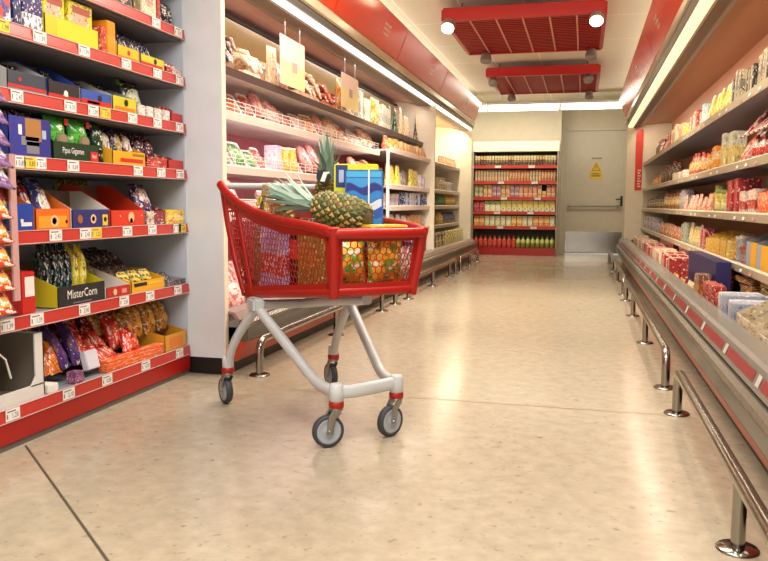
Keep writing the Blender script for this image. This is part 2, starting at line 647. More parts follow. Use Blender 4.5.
# ---------------------------------------------------------------- open coolers on both sides of the aisle
LX, RX = -1.84, .66
GRYB = mat('grey_bumper', '#6b665c', .3, .3)
RIM = mat('satin_rim', '#958d7e', .25, .7)
TRIMM = mat('cream_metal_trim', '#dccfae', .25, .3)
BROWN = mat('brown_soffit', '#6a5644', .5)
DARKSTRIP = mat('dark_shelf_edge', '#54423f', .4)
GAPM = mat('shadow_gap', '#2b2722', .6)
ORSTRIP = mat('orange_red_strip', '#c24a2c', .3)
CANB = mat('canopy_body', '#b9ab8c', .5)


def cooler(name, side, y0, y1, lab, shelves, q_shelf, backm, soffm, lightm, shelfm, stripm, end0=None, end1=None, mirror=None, lipm=None, bottag=None, endm=CREAM):
    sgn = -1 if side == 'L' else 1
    xo = LX if side == 'L' else RX
    yo = (y0 + y1) / 2
    t = empty(name, (xo, yo, 0), 0, lab, 'cooler')

    def PQ(prof):
        return [(sgn * q, z) for q, z in prof]
    Y0, Y1 = y0 - yo, y1 - yo
    part('kickboard', MB().prism(PQ([(-.015, 0), (.66, 0), (.66, .07), (-.015, .07)]), Y0, Y1, BLACKK), t, 'black kickboard')
    part('colour_strip', MB().prism(PQ([(-.01, .07), (-.055, .07), (-.113, .178), (-.01, .178)]), Y0, Y1, ORSTRIP), t, 'orange red strip')
    bp = part('bumper', MB().prism(PQ([(-.01, .18), (-.113, .18), (-.122, .192), (-.122, .255), (-.01, .255)]), Y0, Y1, GRYB), t, 'grey metal bumper')
    part('bumper_rim', MB().prism(PQ([(-.122, .257), (-.115, .277), (-.095, .29), (-.07, .29), (-.07, .257)]), Y0, Y1, RIM), bp)
    lo = .0 if side == 'R' else -.075
    part('tank', MB().prism(PQ([(-.05, .257), (-.07, .257), (-.07, .295), (-.03, .295), (-.03, .36 + lo), (.03, .36 + lo), (.03, .224), (.66, .224), (.66, .16), (-.05, .16)]), Y0, Y1, mat('tank_lining', '#86807a', .5)), t)
    if side == 'R':
        lp = part('price_lip', MB().prism(PQ([(-.088, .302), (-.062, .378), (-.045, .388), (.035, .392), (.035, .38), (-.03, .365), (-.05, .302)]), Y0, Y1, lipm or STEEL), t)
    else:
        lp = part('price_lip', MB().prism(PQ([(-.075, .295), (-.045, .335), (.03, .345), (.03, .335), (-.03, .325), (-.05, .295)]), Y0, Y1, lipm or STEEL), t)
    if bottag:
        b = MB()
        n = int((y1 - y0) / .62)
        for k in range(n):
            a = Y0 + .05 + k * .62
            b.add([(sgn * -.0832, a, .322), (sgn * -.0832, a + .5, .322), (sgn * -.0705, a + .5, .358), (sgn * -.0705, a, .358)], [(0, 1, 2, 3)], bottag)
        part('price_strip', b, lp, 'dull red price strip')
        for k in range(n):
            a = Y0 + .57 + k * .62
            b = MB()
            b.add([(sgn * -.0850, a, .322), (sgn * -.0850, a + .05, .322), (sgn * -.0705, a + .05, .36), (sgn * -.0705, a, .36)], [(0, 1, 2, 3)], mat('grey_paper', '#bdb5ab', .5))
            part('price_card', b, lp)
    part('back_panel', MB().prism(PQ([(.66, .16), (.72, .16), (.72, 2.3), (.66, 2.3)]), Y0, Y1, backm), t)
    if end0 is not None:
        part('end_panel', MB().prism(PQ([(0, .09), (.76, .09), (.76, 2.62), (0, 2.62)]), Y0 - .035, Y0, end0), t, 'white end panel' if side == 'L' else None)
        part('end_kickboard', MB().prism(PQ([(-.0, 0), (.76, 0), (.76, .09), (-.0, .09)]), Y0 - .035, Y0, BLACKK), t)
        part('edge_trim', MB().prism(PQ([(-.006, .09), (0, .09), (0, 2.3), (-.006, 2.3)]), Y0 - .035, Y0 + .01, endm), t)
    if end1 is not None:
        part('end_panel', MB().prism(PQ([(0, .30), (.74, .30), (.74, 2.24), (0, 2.24)]), Y1 - .04, Y1, end1).prism(PQ([(.02, .0), (.74, .0), (.74, .30), (.02, .30)]), Y1 - .04, Y1, end1), t)
    # canopy
    tw = .034 if side == 'L' else .068
    cb = part('canopy', MB().prism(PQ([(.02, 2.30), (-.02, 2.33), (-.10, 2.60), (.72, 2.60), (.72, 2.30)]), Y0, Y1, CANB), t)
    part('soffit', MB().prism(PQ([(.0, 2.20), (.10, 2.19), (.10, 2.165), (.20, 2.165), (.20, 2.19), (.66, 2.22), (.66, 2.30), (.0, 2.30)]), Y0, Y1, soffm), cb)
    part('light_shield', MB().prism(PQ([(.02 + tw, 2.146), (.215, 2.155), (.215, 2.164), (.02 + tw, 2.164)]), Y0, Y1, BROWN), cb, 'brown light shield')
    part('trim', MB().prism(PQ([(-.03, 2.312), (-.05, 2.285), (-.045, 2.235), (-.03, 2.225), (-.018, 2.312)]), Y0, Y1, TRIMM)
         .prism(PQ([(-.02, 2.23), (-.03, 2.215), (-.015, 2.18), (.0, 2.18), (.0, 2.30), (-.02, 2.30)]), Y0, Y1, GREYM), cb)
    part('light_tube', MB().prism(PQ([(.0, 2.185), (.008, 2.155), (.008 + tw, 2.155), (.016 + tw, 2.185)]), Y0 + .01, Y1 - .01, lightm), cb, 'lit cooler light tube')
    q_def = q_shelf
    strips = []
    for k, z in enumerate(shelves):
        z, a0, a1, q_shelf = (z + (q_def,))[:4] if isinstance(z, tuple) else (z, y0, y1, q_def)
        A0, A1 = a0 - yo + .012, a1 - yo - .045
        sh = part('shelf', MB().prism(PQ([(q_shelf, z - .018), (.655, z - .018), (.655, z - .04), (q_shelf, z - .03)]), A0, A1, shelfm), t)
        part('price_strip', MB().prism(PQ([(q_shelf - .012, z - .005), (q_shelf + .004, z + .004), (q_shelf + .004, z - .048), (q_shelf - .004, z - .05)]), A0, A1, DARKSTRIP if (side == 'L' and z > 1.65) else stripm), sh)
        strips.append((sh, z))
    if side == 'R':
        # small paper tags slid into every shelf strip
        tb = MB().add([(0, -.032, -.017), (0, .032, -.017), (0, .032, .017), (0, -.032, .017)], [(0, 1, 2, 3)], PAPER)
        tr = MB().add([(0, -.032, -.017), (0, .032, -.017), (0, .032, .017), (0, -.032, .017)], [(0, 1, 2, 3)], mat('pink_paper', '#c98a80', .6))
        me = [tb.mesh('price_tag'), tr.mesh('price_tag')]
        for sh_, z in strips:
            for k in range(22):
                o = bpy.data.objects.new('price_tag', me[(k * 7 + int(z * 10)) % 3 == 0])
                COL.objects.link(o)
                o.parent = sh_
                o.location = (q_def - .0085, 3.2 + .34 * k + .07 * ((k * 5) % 3) - yo, z - .023)
                o.rotation_euler = (0, .17, 0)
    return t, cb, PQ, yo


def hot(name, c, e):
    return mat(name, c, .4, 0, e)


MIRR = mat('tinted_mirror', '#b0965c', .22, .1)
L_TUBE = hot('bright_cooler_tube', '#fff3e6', 2.2)
R_TUBE = hot('warm_cooler_tube', '#efdcae', 1.25)
shL = mat('white_shelf', '#e8e0de', .35)
CRIMSON = mat('crimson_back_panel', '#b83a48', .45)
PINKSTRIP = mat('pale_price_strip', '#efdcd2', .35)
YA, YB, YC = 3.846, 9.93, 13.3
YM = 7.75
c1, cn1, PQ1, yo1 = cooler('open_cooler', 'L', YA, YB, 'long white open cooler of packed meats, behind the trolley',
                           [(1.70, YA, YB), (1.45, YA, YM), (1.14, YA, YM), (.86, YA, YM), (1.49, YM, YB, .06), (1.12, YM, YB, .06), (.90, YM, YB, .06), (.645, YM, YB, .06)],
                           .16, CRIMSON, mat('pink_soffit', '#d3a9a0', .5), L_TUBE, shL, PINKSTRIP, PANELW, CREAM, lipm=mat('pink_grey_lip', '#a08c84', .3, .2))
c2, cn2, PQ2, yo2 = cooler('open_cooler', 'L', YB + .003, YC, 'short white open cooler with five shelves at the far end, near the far rack',
                           [1.52, 1.125, .90, .62], .20, mat('ivory_back_panel', '#d9c9a0', .5), mat('ivory_soffit', '#cdbb96', .5), hot('bright_far_tube', '#ffeed0', 2.0),
                           shL, mat('grey_price_strip', '#bfb5a6', .35), None, CREAM, lipm=mat('pink_grey_lip', '#a08c84', .3, .2))
c3, cn3, PQ3, yo3 = cooler('open_cooler', 'R', .95, YC, 'long open cooler with cream shelves on the door side of the aisle',
                           [1.59, 1.19, .88, .575], .26, mat('rust_back_panel', '#b0734e', .5), mat('rust_soffit', '#b98560', .5), R_TUBE,
                           mat('blue_grey_shelf', '#8f93a2', .3, .3), mat('cream_price_strip', '#b5a88c', .35), None, CREAM,
                           lipm=mat('grey_plastic_lip', '#8f8980', .25, .3), bottag=mat('dull_red_strip', '#8f3236', .35))
# tinted mirror leaning over the top shelf of the long cooler
b = MB()
b.prism(PQ1([(.645, 1.70), (.655, 1.70), (.51, 2.17), (.50, 2.17)]), YA - yo1 + .02, YB - yo1 - .06, MIRR)
mr = part('mirror', b, c1, 'tinted mirror leaning above the top shelf')
part('mirror_edge', MB().prism(PQ1([(.485, 2.15), (.50, 2.15), (.50, 2.175), (.485, 2.175)]), YA - yo1 + .02, YB - yo1 - .06, DARK), mr)
# low wire fences of the meat shelves
WIRE = mat('white_wire', '#efe6e0', .3)
for z in (1.45, 1.14, .86):
    b = MB()
    for h in (.022, .045, .068):
        b.sweep([(-.165, YA - yo1 + .02, z + h), (-.165, YM - yo1 - .06, z + h)], .0025, .0025, WIRE, 6)
    n = 26
    for k in range(n):
        y = YA - yo1 + .03 + (YM - YA - .1) * k / (n - 1)
        b.sweep([(-.165, y, z), (-.165, y, z + .07)], .0025, .0025, WIRE, 6)
    part('wire_fence', b, c1, 'white wire fence along a shelf')
for z in (1.70,):
    part('step', MB().prism(PQ1([(.40, z - .016), (.61, z - .016), (.61, z + .085), (.40, z + .085)]), YA - yo1 + .015, (YB if z > 1.6 else YM) - yo1 - .06, shL), c1, 'raised step at the back of a shelf')
part('divider_post', MB().prism(PQ1([(.06, .34), (.085, .34), (.085, 1.47), (.06, 1.47)]), YM - yo1 - .04, YM - yo1 - .01, shL), c1)
# glossy red canopy signs, each panel its own part
WORDM = mat('pale_sign_print', '#e7c4ae', .4)


def sign_panels(canopy, yo, side, spans):
    sgn = -1 if side == 'L' else 1
    for k, (a, b_) in enumerate(spans):
        b = MB()
        b.prism([(sgn * q, z) for q, z in ((-.03, 2.31), (-.042, 2.315), (-.155, 2.60), (-.143, 2.60))], a - yo + .012, b_ - yo - .012, REDSIGN)
        # faint pale print: a small block of lettering strokes near the middle of the panel
        m_ = (a + b_) / 2 - yo + .25
        for j in range(3):
            for i in range(4):
                f = .35 + .13 * j
                q0, z0 = -.0425 - .113 * f, 2.315 + .285 * f
                q1, z1 = -.0425 - .113 * (f + .07), 2.315 + .285 * (f + .07)
                yy = m_ + i * .055
                w = .04 if (i + j) % 3 else .028
                e_ = -.0012
                b.add([(sgn * (q0 + e_), yy, z0), (sgn * (q0 + e_), yy + w, z0), (sgn * (q1 + e_), yy + w, z1), (sgn * (q1 + e_), yy, z1)], [(0, 1, 2, 3)], WORDM)
        part('canopy_sign', b, canopy, 'glossy red sign panel')


sign_panels(cn1, yo1, 'L', [(YA, 5.6), (5.6, 7.6), (7.6, YB)])
sign_panels(cn2, yo2, 'L', [(YB, YC)])
sign_panels(cn3, yo3, 'R', [(.95, 3.2), (3.2, 5.6), (5.6, 8.0), (8.0, 10.6), (10.6, YC)])
# red vertical sign on the far end panel
b = MB()
b.box((.79, YC - .064, 1.16), (.898, YC - .0415, 2.12), mat('red_acrylic', '#e03418', .3), .003)
for k, ch in enumerate('|||||||'):
    z = 1.21 + .042 * k
    b.box((.83, YC - .0665, z), (.88 - .012 * (k % 2), YC - .064, z + .022), mat('sign_print', '#f0cdbb', .5))
tag(part('hanging_sign', b, None), 'narrow upright red sign with pale vertical lettering on the cooler end panel', 'sign')
# white show cards hanging from the canopy
for y0, y1, z0, z1, lab in ((4.93, 5.40, 1.71, 2.03, 'larger white show card hanging above the meat shelves'), (6.28, 6.78, 1.72, 2.0, 'smaller white show card hanging deeper along the meat shelves')):
    b = MB()
    b.box((-.001, y0, z0), (.001, y1, z1), mat('show_card', '#efd7c8', .6))
    b.box((.0012, y0, z0), (.0016, y1, z0 + .16), mat('show_card_yellow', '#f0dca0', .6))
    b.box((.0017, y0 + .22, z0 + .10), (.002, y0 + .32, z0 + .17), mat('card_print', '#b9a3a0', .6))
    for k in (.2, .8):
        b.sweep([(0, y0 + (y1 - y0) * k, z1), (0, y0 + (y1 - y0) * k, 2.142)], .0015, .0015, WHITE, 6)
    o = part('hanging_show_card', b, None)
    o.location = (-1.955, 0, 0)
    tag(o, lab, 'card')

# ---------------------------------------------------------------- steel bumper rails on posts
def rail(x, y0, y1, posts, bend0, bend1, lab):
    r, H = .021, .19
    t = empty('bumper_rail', (x, (y0 + y1) / 2, 0), 0, lab, 'rail', None)
    yo = (y0 + y1) / 2
    pts = []
    k = 8
    R = .07
    if bend0:
        pts += [(0, y0 - yo, .004)] + [(0, y0 - yo + R - R * math.cos(a * PI / 2 / k), H - R + R * math.sin(a * PI / 2 / k)) for a in range(k + 1)]
    else:
        pts += [(0, y0 - yo, H)]
    if bend1:
        pts += [(0, y1 - yo - R + R * math.sin(a * PI / 2 / k), H - R + R * math.cos(a * PI / 2 / k)) for a in range(k + 1)] + [(0, y1 - yo, .004)]
    else:
        pts += [(0, y1 - yo, H)]
    part('rail_tube', MB().sweep(pts, r, r, CHROME, 14, up=(1, 0, 0)), t)
    fl = [(.006, .008), (.052, .008), (.056, .004), (.056, .0005)]
    for py in posts:
        p = part('post', MB().lathe([(.019, .006), (.019, H - .012)], CHROME, 14, at(0, py - yo, 0)), t)
        part('flange', MB().lathe(fl, CHROME, 20, at(0, py - yo, 0)), p)
    for on, yy in ((bend0, y0), (bend1, y1)):
        if on:
            part('flange', MB().lathe(fl, CHROME, 20, at(0, yy - yo, 0)), t)


rail(.43, 1.2, 3.62, [2.2], False, True, 'steel bumper rail nearest the camera, along the door-side cooler')
rail(.43, 4.13, 7.9, [5.47, 6.80], True, True, 'second steel bumper rail along the door-side cooler')
rail(.43, 8.4, 12.9, [9.9, 11.4], True, True, 'third steel bumper rail along the door-side cooler, by the door')
rail(-1.655, 3.85, 7.0, [5.2, 6.5], True, True, 'steel bumper rail behind the trolley, along the meat cooler')
rail(-1.62, 7.4, 10.3, [8.69, 9.85], True, True, 'middle steel bumper rail along the meat cooler')
rail(-1.62, 10.75, 12.6, [11.7], True, True, 'farthest steel bumper rail along the meat cooler, near the far rack')

# ================================================================ PRODUCTS
CARDIN = mat('raw_cardboard', '#7d746a', .7)


def g_carton(w, h, d, m, m2=None):
    b = MB()
    b.box((-w / 2, -d / 2, 0), (w / 2, d / 2, h), m, min(.004, w * .05))
    return b


def g_gable(w, h, d, m, m2):
    b = MB()
    hb = h * .78
    b.box((-w / 2, -d / 2, 0), (w / 2, d / 2, hb), m)
    b.prism([(-d / 2, hb), (d / 2, hb), (.006, h * .95), (-.006, h * .95)], -w / 2, w / 2, m2, 'X')
    b.box((-w / 2, -.004, h * .94), (w / 2, .004, h), m2)
    return b


def g_bag(w, h, d, m, m2=None, seed=1):
    """pillow bag with crimped top and bottom seams"""
    r = random.Random(seed)
    b = MB()
    nx, nz = 7, 10
    vs, fs = [], []
    wob = [r.uniform(-.12, .12) for _ in range(40)]
    for side in (-1, 1):
        for j in range(nz + 1):
            z = j / nz
            e = min(z, 1 - z)
            prof = 0 if e < .07 else min(1, ((e - .07) / .25)) ** .55
            ww = w * (1 - .09 * prof)
            for i in range(nx + 1):
                x = i / nx * 2 - 1
                th = d / 2 * prof * max(0, 1 - abs(x) ** 2.6) * (1 + wob[(i * 3 + j * 5) % 40])
                zz = z * h
                if e < .07:
                    th = .0015 + .002 * ((i + j) % 2)
                vs.append((x * ww / 2, side * (th + .0008), zz))
    k = (nx + 1) * (nz + 1)
    for s_ in (0, 1):
        for j in range(nz):
            for i in range(nx):
                a = s_ * k + j * (nx + 1) + i
                q = (a, a + 1, a + nx + 2, a + nx + 1)
                fs.append(q if s_ == 0 else q[::-1])
    for j in range(nz):
        for i in (0, nx):
            a, c = j * (nx + 1) + i, (j + 1) * (nx + 1) + i
            fs.append((a, c, c + k, a + k))
    for i in range(nx):
        for j in (0, nz):
            a = j * (nx + 1) + i
            fs.append((a, a + 1, a + 1 + k, a + k))
    b.add(vs, fs, m, True)
    return b


def g_pouch(w, h, d, m, m2=None, seed=1):
    """stand-up pouch: fat gusset below, thin seam above"""
    b = MB()
    nz, n = 9, 14
    vs, fs = [], []
    for j in range(nz + 1):
        z = j / nz
        t = d / 2 * (.92 if z < .1 else max(.04, 1 - ((z - .1) / .9) ** 1.4))
        ww = w / 2 * (.94 + .06 * z)
        for k in range(n):
            a = 2 * PI * k / n
            c, s_ = math.cos(a), math.sin(a)
            vs.append((math.copysign(abs(c) ** .6, c) * ww, math.copysign(abs(s_) ** .8, s_) * t, z * h))
    for j in range(nz):
        for k in range(n):
            fs.append((j * n + k, j * n + (k + 1) % n, (j + 1) * n + (k + 1) % n, (j + 1) * n + k))
    fs += [tuple(range(n))[::-1], tuple(nz * n + k for k in range(n))]
    b.add(vs, fs, m, True)
    return b


def g_bottle(w, h, d, m, m2=None):
    r = w / 2
    return MB().lathe([(r * .8, 0), (r, h * .02), (r, h * .58), (r * .93, h * .64), (r * .55, h * .78), (r * .36, h * .86), (r * .36, h * .93)], m, 16)


def k_bottlecap(w, h, d, m2):
    r = w / 2
    return MB().lathe([(r * .43, h * .91), (r * .43, h * .99), (r * .38, h)], m2, 14)


def g_jar(w, h, d, m, m2=None):
    r = w / 2
    return MB().lathe([(r * .9, 0), (r, h * .03), (r, h * .72), (r * .85, h * .82), (r * .8, h * .84)], m, 16)


def k_jarlid(w, h, d, m2):
    r = w / 2
    return MB().lathe([(r * .88, h * .83), (r * .9, h * .85), (r * .9, h * .98), (r * .82, h)], m2, 16)


def g_can(w, h, d, m, m2=None):
    r = w / 2
    return MB().lathe([(r * .9, 0), (r, h * .03), (r, h * .95), (r * .9, h), (r * .86, h * .985), (.001, h * .985)], m, 16)


def g_tub(w, h, d, m, m2=None):
    b = MB()
    n = 20
    vs, fs = [], []
    lv = [(.82, 0), (.86, .02), (.97, .88), (1.03, .90)]
    for s_, z in lv:
        for k in range(n):
            a = 2 * PI * k / n
            c, q = math.cos(a), math.sin(a)
            vs.append((math.copysign(abs(c) ** .5, c) * w / 2 * s_, math.copysign(abs(q) ** .5, q) * d / 2 * s_, z * h))
    for j in range(len(lv) - 1):
        for k in range(n):
            fs.append((j * n + k, j * n + (k + 1) % n, (j + 1) * n + (k + 1) % n, (j + 1) * n + k))
    fs += [tuple(range(n))[::-1], tuple((len(lv) - 1) * n + k for k in range(n))]
    b.add(vs, fs, m, True)
    return b


def k_tublid(w, h, d, m2):
    b = MB()
    n = 20
    vs, fs = [], []
    lv = [(1.05, .86), (1.06, .97), (.98, 1.0)]
    for s_, z in lv:
        for k in range(n):
            a = 2 * PI * k / n
            c, q = math.cos(a), math.sin(a)
            vs.append((math.copysign(abs(c) ** .5, c) * w / 2 * s_, math.copysign(abs(q) ** .5, q) * d / 2 * s_, z * h))
    for j in range(len(lv) - 1):
        for k in range(n):
            fs.append((j * n + k, j * n + (k + 1) % n, (j + 1) * n + (k + 1) % n, (j + 1) * n + k))
    fs += [tuple(range(n))[::-1], tuple((len(lv) - 1) * n + k for k in range(n))]
    b.add(vs, fs, m2, False)
    return b


def g_meat(w, h, d, m, m2=None):
    """foam tray leaning back to show its contents"""
    b = MB()
    T = Matrix.Translation((0, -d * .2, .015)) @ Matrix.Rotation(-.5, 4, 'X')
    t = .028
    x, n = w / 2, 5
    loop = []
    for cx, cz, a0 in ((x - .02, .02, -PI / 2), (x - .02, h - .02, 0), (-x + .02, h - .02, PI / 2), (-x + .02, .02, PI)):
        for k in range(n):
            a = a0 + PI / 2 * k / (n - 1)
            loop.append((cx + .02 * math.cos(a), cz + .02 * math.sin(a)))
    N = len(loop)
    cz = h / 2
    rings = [[(px * .86, t, cz + (pz - cz) * .86) for px, pz in loop], [(px, .004, pz) for px, pz in loop], [(px, 0, pz) for px, pz in loop], [(px * .86, .003, cz + (pz - cz) * .86) for px, pz in loop], [(px * .8, t - .006, cz + (pz - cz) * .8) for px, pz in loop]]
    vs = [v for r_ in rings for v in r_]
    fs = []
    for j in range(4):
        for k in range(N):
            fs.append((j * N + k, j * N + (k + 1) % N, (j + 1) * N + (k + 1) % N, (j + 1) * N + k))
    fs += [tuple(range(N))[::-1], tuple(4 * N + k for k in range(N))]
    b.add(vs, fs, m2, False, T)
    return b


def k_meat(w, h, d, m):
    b = MB()
    T = Matrix.Translation((0, -d * .2, .015)) @ Matrix.Rotation(-.5, 4, 'X')
    nx, nz = 8, 7
    vs, fs = [], []
    r = random.Random(int(w * 1000))
    for j in range(nz + 1):
        for i in range(nx + 1):
            x, z = i / nx * 2 - 1, j / nz * 2 - 1
            e = max(0, 1 - max(abs(x), abs(z)) ** 4)
            vs.append((x * w * .4, .012 - e * (.022 + .012 * r.random()), h / 2 + z * h * .4))
    for j in range(nz):
        for i in range(nx):
            a = j * (nx + 1) + i
            fs.append((a, a + 1, a + nx + 2, a + nx + 1))
    b.add(vs, fs, m, True, T)
    return b


def g_links(w, h, d, m, m2=None):
    """a bundle of sausages lying side by side, ends drooping"""
    b = MB()
    r = random.Random(int(h * 977))
    n = 7
    for k in range(n):
        x = -w / 2 + w * (k + .5) / n
        rr = w / n * .62
        zz = max(h * .35, rr + h * .17) + r.uniform(0, h * .3)
        pts = [(x, -d * .5, zz - h * .15), (x + r.uniform(-.01, .01), -d * .3, zz + h * .05), (x, 0, zz + h * .12), (x, d * .3, zz), (x, d * .45, zz - h * .1)]
        rx = [rr * .35, rr * .95, rr, rr * .95, rr * .4]
        b.sweep(pts, rx, rx, m, 10)
    b.box((-w / 2, -d * .4, 0), (w / 2, d * .4, h * .25), m2, .01)
    return b


def g_ham(w, h, d, m, m2=None):
    """rounded vacuum pack lying tilted towards the aisle"""
    b = MB()
    T = Matrix.Translation((0, 0, h * .03 + .042)) @ Matrix.Rotation(-.45, 4, 'X')
    n, k2 = 18, 7
    vs, fs = [], []
    for j in range(k2 + 1):
        a = -PI / 2 + PI * j / k2
        for k in range(n):
            q = 2 * PI * k / n
            c, s_ = math.cos(q), math.sin(q)
            rr = math.cos(a) ** .6 if abs(a) < PI / 2 - .01 else .02
            vs.append((math.copysign(abs(c) ** .75, c) * rr * w / 2, math.sin(a) * d * .28, h / 2 + math.copysign(abs(s_) ** .75, s_) * rr * h / 2))
    for j in range(k2):
        for k in range(n):
            fs.append((j * n + k, j * n + (k + 1) % n, (j + 1) * n + (k + 1) % n, (j + 1) * n + k))
    fs += [tuple(range(n))[::-1], tuple(k2 * n + k for k in range(n))]
    b.add(vs, fs, m, True, T)
    return b


def g_flat(w, h, d, m, m2=None):
    """thin sealed sachet with a hang hole header, leaning back"""
    b = MB()
    T = Matrix.Rotation(-.28, 4, 'X')
    b.box((-w / 2, -.006, 0), (w / 2, .006, h * .84), m, .005, T)
    b.box((-w / 2, -.0015, h * .82), (w / 2, .0015, h), m2 or m, 0, T)
    return b


def g_tray(w, h, d, m, m2=None, hb=None, side=None):
    """open display carton: low front, tall back, sloping cheeks"""
    b = MB()
    hb = hb or h * 1.45
    t = .003
    side = side or m
    b.box((-w / 2, -d / 2, 0), (w / 2, d / 2, t), CARDIN)
    b.box((-w / 2, -d / 2, 0), (w / 2, -d / 2 + t, h), m)
    b.box((-w / 2, d / 2 - t, 0), (w / 2, d / 2, hb), CARDIN)
    for s_ in (-1, 1):
        x0, x1 = (-w / 2, -w / 2 + t) if s_ < 0 else (w / 2 - t, w / 2)
        pr = [(-d / 2, 0), (d / 2, 0), (d / 2, hb), (d * .2, hb), (-d / 2, h)]
        b.prism(pr, x0, x1, side, 'X')
    return b


KINDS = {
    'carton': (g_carton, None, None, .09), 'gable': (g_gable, None, None, .08), 'bag': (g_bag, None, None, .06), 'pouch': (g_pouch, None, None, .07),
    'bottle': (g_bottle, 'cap', k_bottlecap, .07), 'jar': (g_jar, 'lid', k_jarlid, .08), 'can': (g_can, None, None, .07), 'tub': (g_tub, 'lid', k_tublid, .09),
    'tray': (g_meat, 'contents', k_meat, .12), 'links': (g_links, None, None, .16), 'ham': (g_ham, None, None, .12), 'sachet': (g_flat, None, None, .03),
    'box': (g_tray, None, None, .16),
}
CATS = {'carton': 'carton', 'gable': 'carton', 'bag': 'bag', 'pouch': 'pouch', 'bottle': 'bottle', 'jar': 'jar', 'can': 'can', 'tub': 'tub', 'tray': 'meat tray', 'links': 'sausages',
        'ham': 'meat pack', 'sachet': 'packet', 'box': 'display box'}
NAMES = {'carton': 'carton', 'gable': 'drink_carton', 'bag': 'snack_bag', 'pouch': 'pouch', 'bottle': 'bottle', 'jar': 'jar', 'can': 'tin_can', 'tub': 'plastic_tub', 'tray': 'meat_tray',
         'links': 'sausage_bundle', 'ham': 'vacuum_pack', 'sachet': 'packet', 'box': 'display_box'}
# look-up of wares: kind, width, height, depth, colours, print style, name in words
SK = {}


def sku(key, kind, w, h, c1, c2, c3, style, words, d=None, scale=7., thr=.56):
    SK[key] = (kind, w, h, d or KINDS[kind][3], c1, c2, c3, style, words, scale, thr)


_nodes = {}


def ware(key, w=None, h=None):
    kind, w0, h0, d, c1, c2, c3, style, words, scale, thr = SK[key]
    w = round(w or w0, 3)
    h = h or h0
    ck = (key, w, h)
    if ck not in _nodes:
        seed = sum(ord(c) for c in key) % 97
        m = pmat(c1, c2, c3, style, seed, .25 if kind in ('bag', 'pouch', 'ham', 'tray', 'links', 'sachet') else .4, scale, thr)
        g, kn, kf, _ = KINDS[kind]
        m2 = mat('accent', c2, .4)
        ww = w * (.96 if kind != 'bag' else 1.02)
        if kind in ('bottle', 'jar', 'can'):
            ww = min(ww, w0 * 1.1)
        kids = []
        if kind == 'tray':
            nd = node(NAMES[kind], g(ww, h, d, m, mat('foam_tray', '#efe3da', .4)), [node('contents', kf(ww, h, d, m))])
        else:
            if kn:
                kids = [node(kn, kf(ww, h, d, mat('accent', c3, .4)))]
            nd = node(NAMES[kind], g(ww, h, d, m, m2), kids)
        _nodes[ck] = nd
    return _nodes[ck], d, words, CATS[kind], kind


USED = {}
ORD = ['first', 'second', 'third', 'fourth', 'fifth', 'sixth', 'seventh', 'eighth', 'ninth', 'tenth', 'eleventh', 'twelfth', 'thirteenth', 'fourteenth']


def facing_labels(runs, where, end='from near end of'):
    """runs: list of (words, n). One label per run, unlike every other label used so far"""
    out = []
    cnt = {}
    tot = {}
    for w_, n in runs:
        tot[w_] = tot.get(w_, 0) + 1
    for i, (w_, n) in enumerate(runs):
        cnt[w_] = cnt.get(w_, 0) + 1
        pv = runs[i - 1][0] if i else None
        nx = runs[i + 1][0] if i + 1 < len(runs) else None
        c = []
        if tot[w_] == 1:
            c.append(f'{w_}{" in a row of its kind" if n > 1 else ""} on the {where}')
        elif n == 1 and pv and nx:
            c.append(f'{w_} on the {where}, between {pv} and {nx}')
        o = ORD[min(13, cnt[w_] - 1)]
        if n > 1:
            c.append(f'{w_} in {o} such run {end} {where}')
        c.append(f'{w_}, {o} such one {end} {where}')
        if pv:
            c.append(f'{w_} on the {where}, just beyond {pv}')
        c.append(f'{w_} on the {where}')
        c.append(f'{w_}, {o} run {end} {where}')
        for q in c:
            if len(q.split()) <= 16 and q not in USED:
                break
        USED[q] = 1
        out.append(q)
    return out


def shelf_row(side, x, z, items, where, dj=.006, lean=0., gap=.008, jy=.02, js=.0, hmax=9, hs=1):
    """items: (ware key, y0, y1[, height]) along the shelf; each span is filled with as many packs as fit"""
    runs = []
    for it in items:
        key, y0, y1 = it[:3]
        w0 = SK[key][1]
        n = max(1, round(abs(y1 - y0) / w0))
        runs.append((SK[key][8], n))
    labs = facing_labels(runs, where)
    for it, (w_, n), lab in zip(items, runs, labs):
        key, y0, y1 = it[:3]
        h = min((it[3] if len(it) > 3 else SK[key][2]) * hs, hmax / (1 + .4 * js) / (.9 if SK[key][0] in ('ham', 'tray') else 1))
        lo, hi = min(y0, y1), max(y0, y1)
        pw = (hi - lo) / n
        kind = SK[key][0]
        nd, d, words, cat, kind = ware(key, max(.03, math.floor((pw - gap) * 200) / 200), h)
        for k in range(n):
            yy = lo + pw * (k + .5)
            dd = rnd.uniform(0, dj)
            if kind in ('bottle', 'jar', 'can', 'tub'):
                d = max(d, SK[key][1] * 1.12)
            sg = -1 if side == 'L' else 1
            xx = x + sg * (d / 2 + dd)
            rz = (LROT if side == 'L' else RROT) + rnd.uniform(-jy, jy)
            rx = -lean * rnd.uniform(.6, 1.2)
            ob = place(nd, (xx, yy, z + .002), Euler((rx, 0, rz), 'XYZ'), lab, cat, lab if n > 1 else None)
            if js:
                ob.scale.z = 1 + rnd.uniform(-js, js * .4)

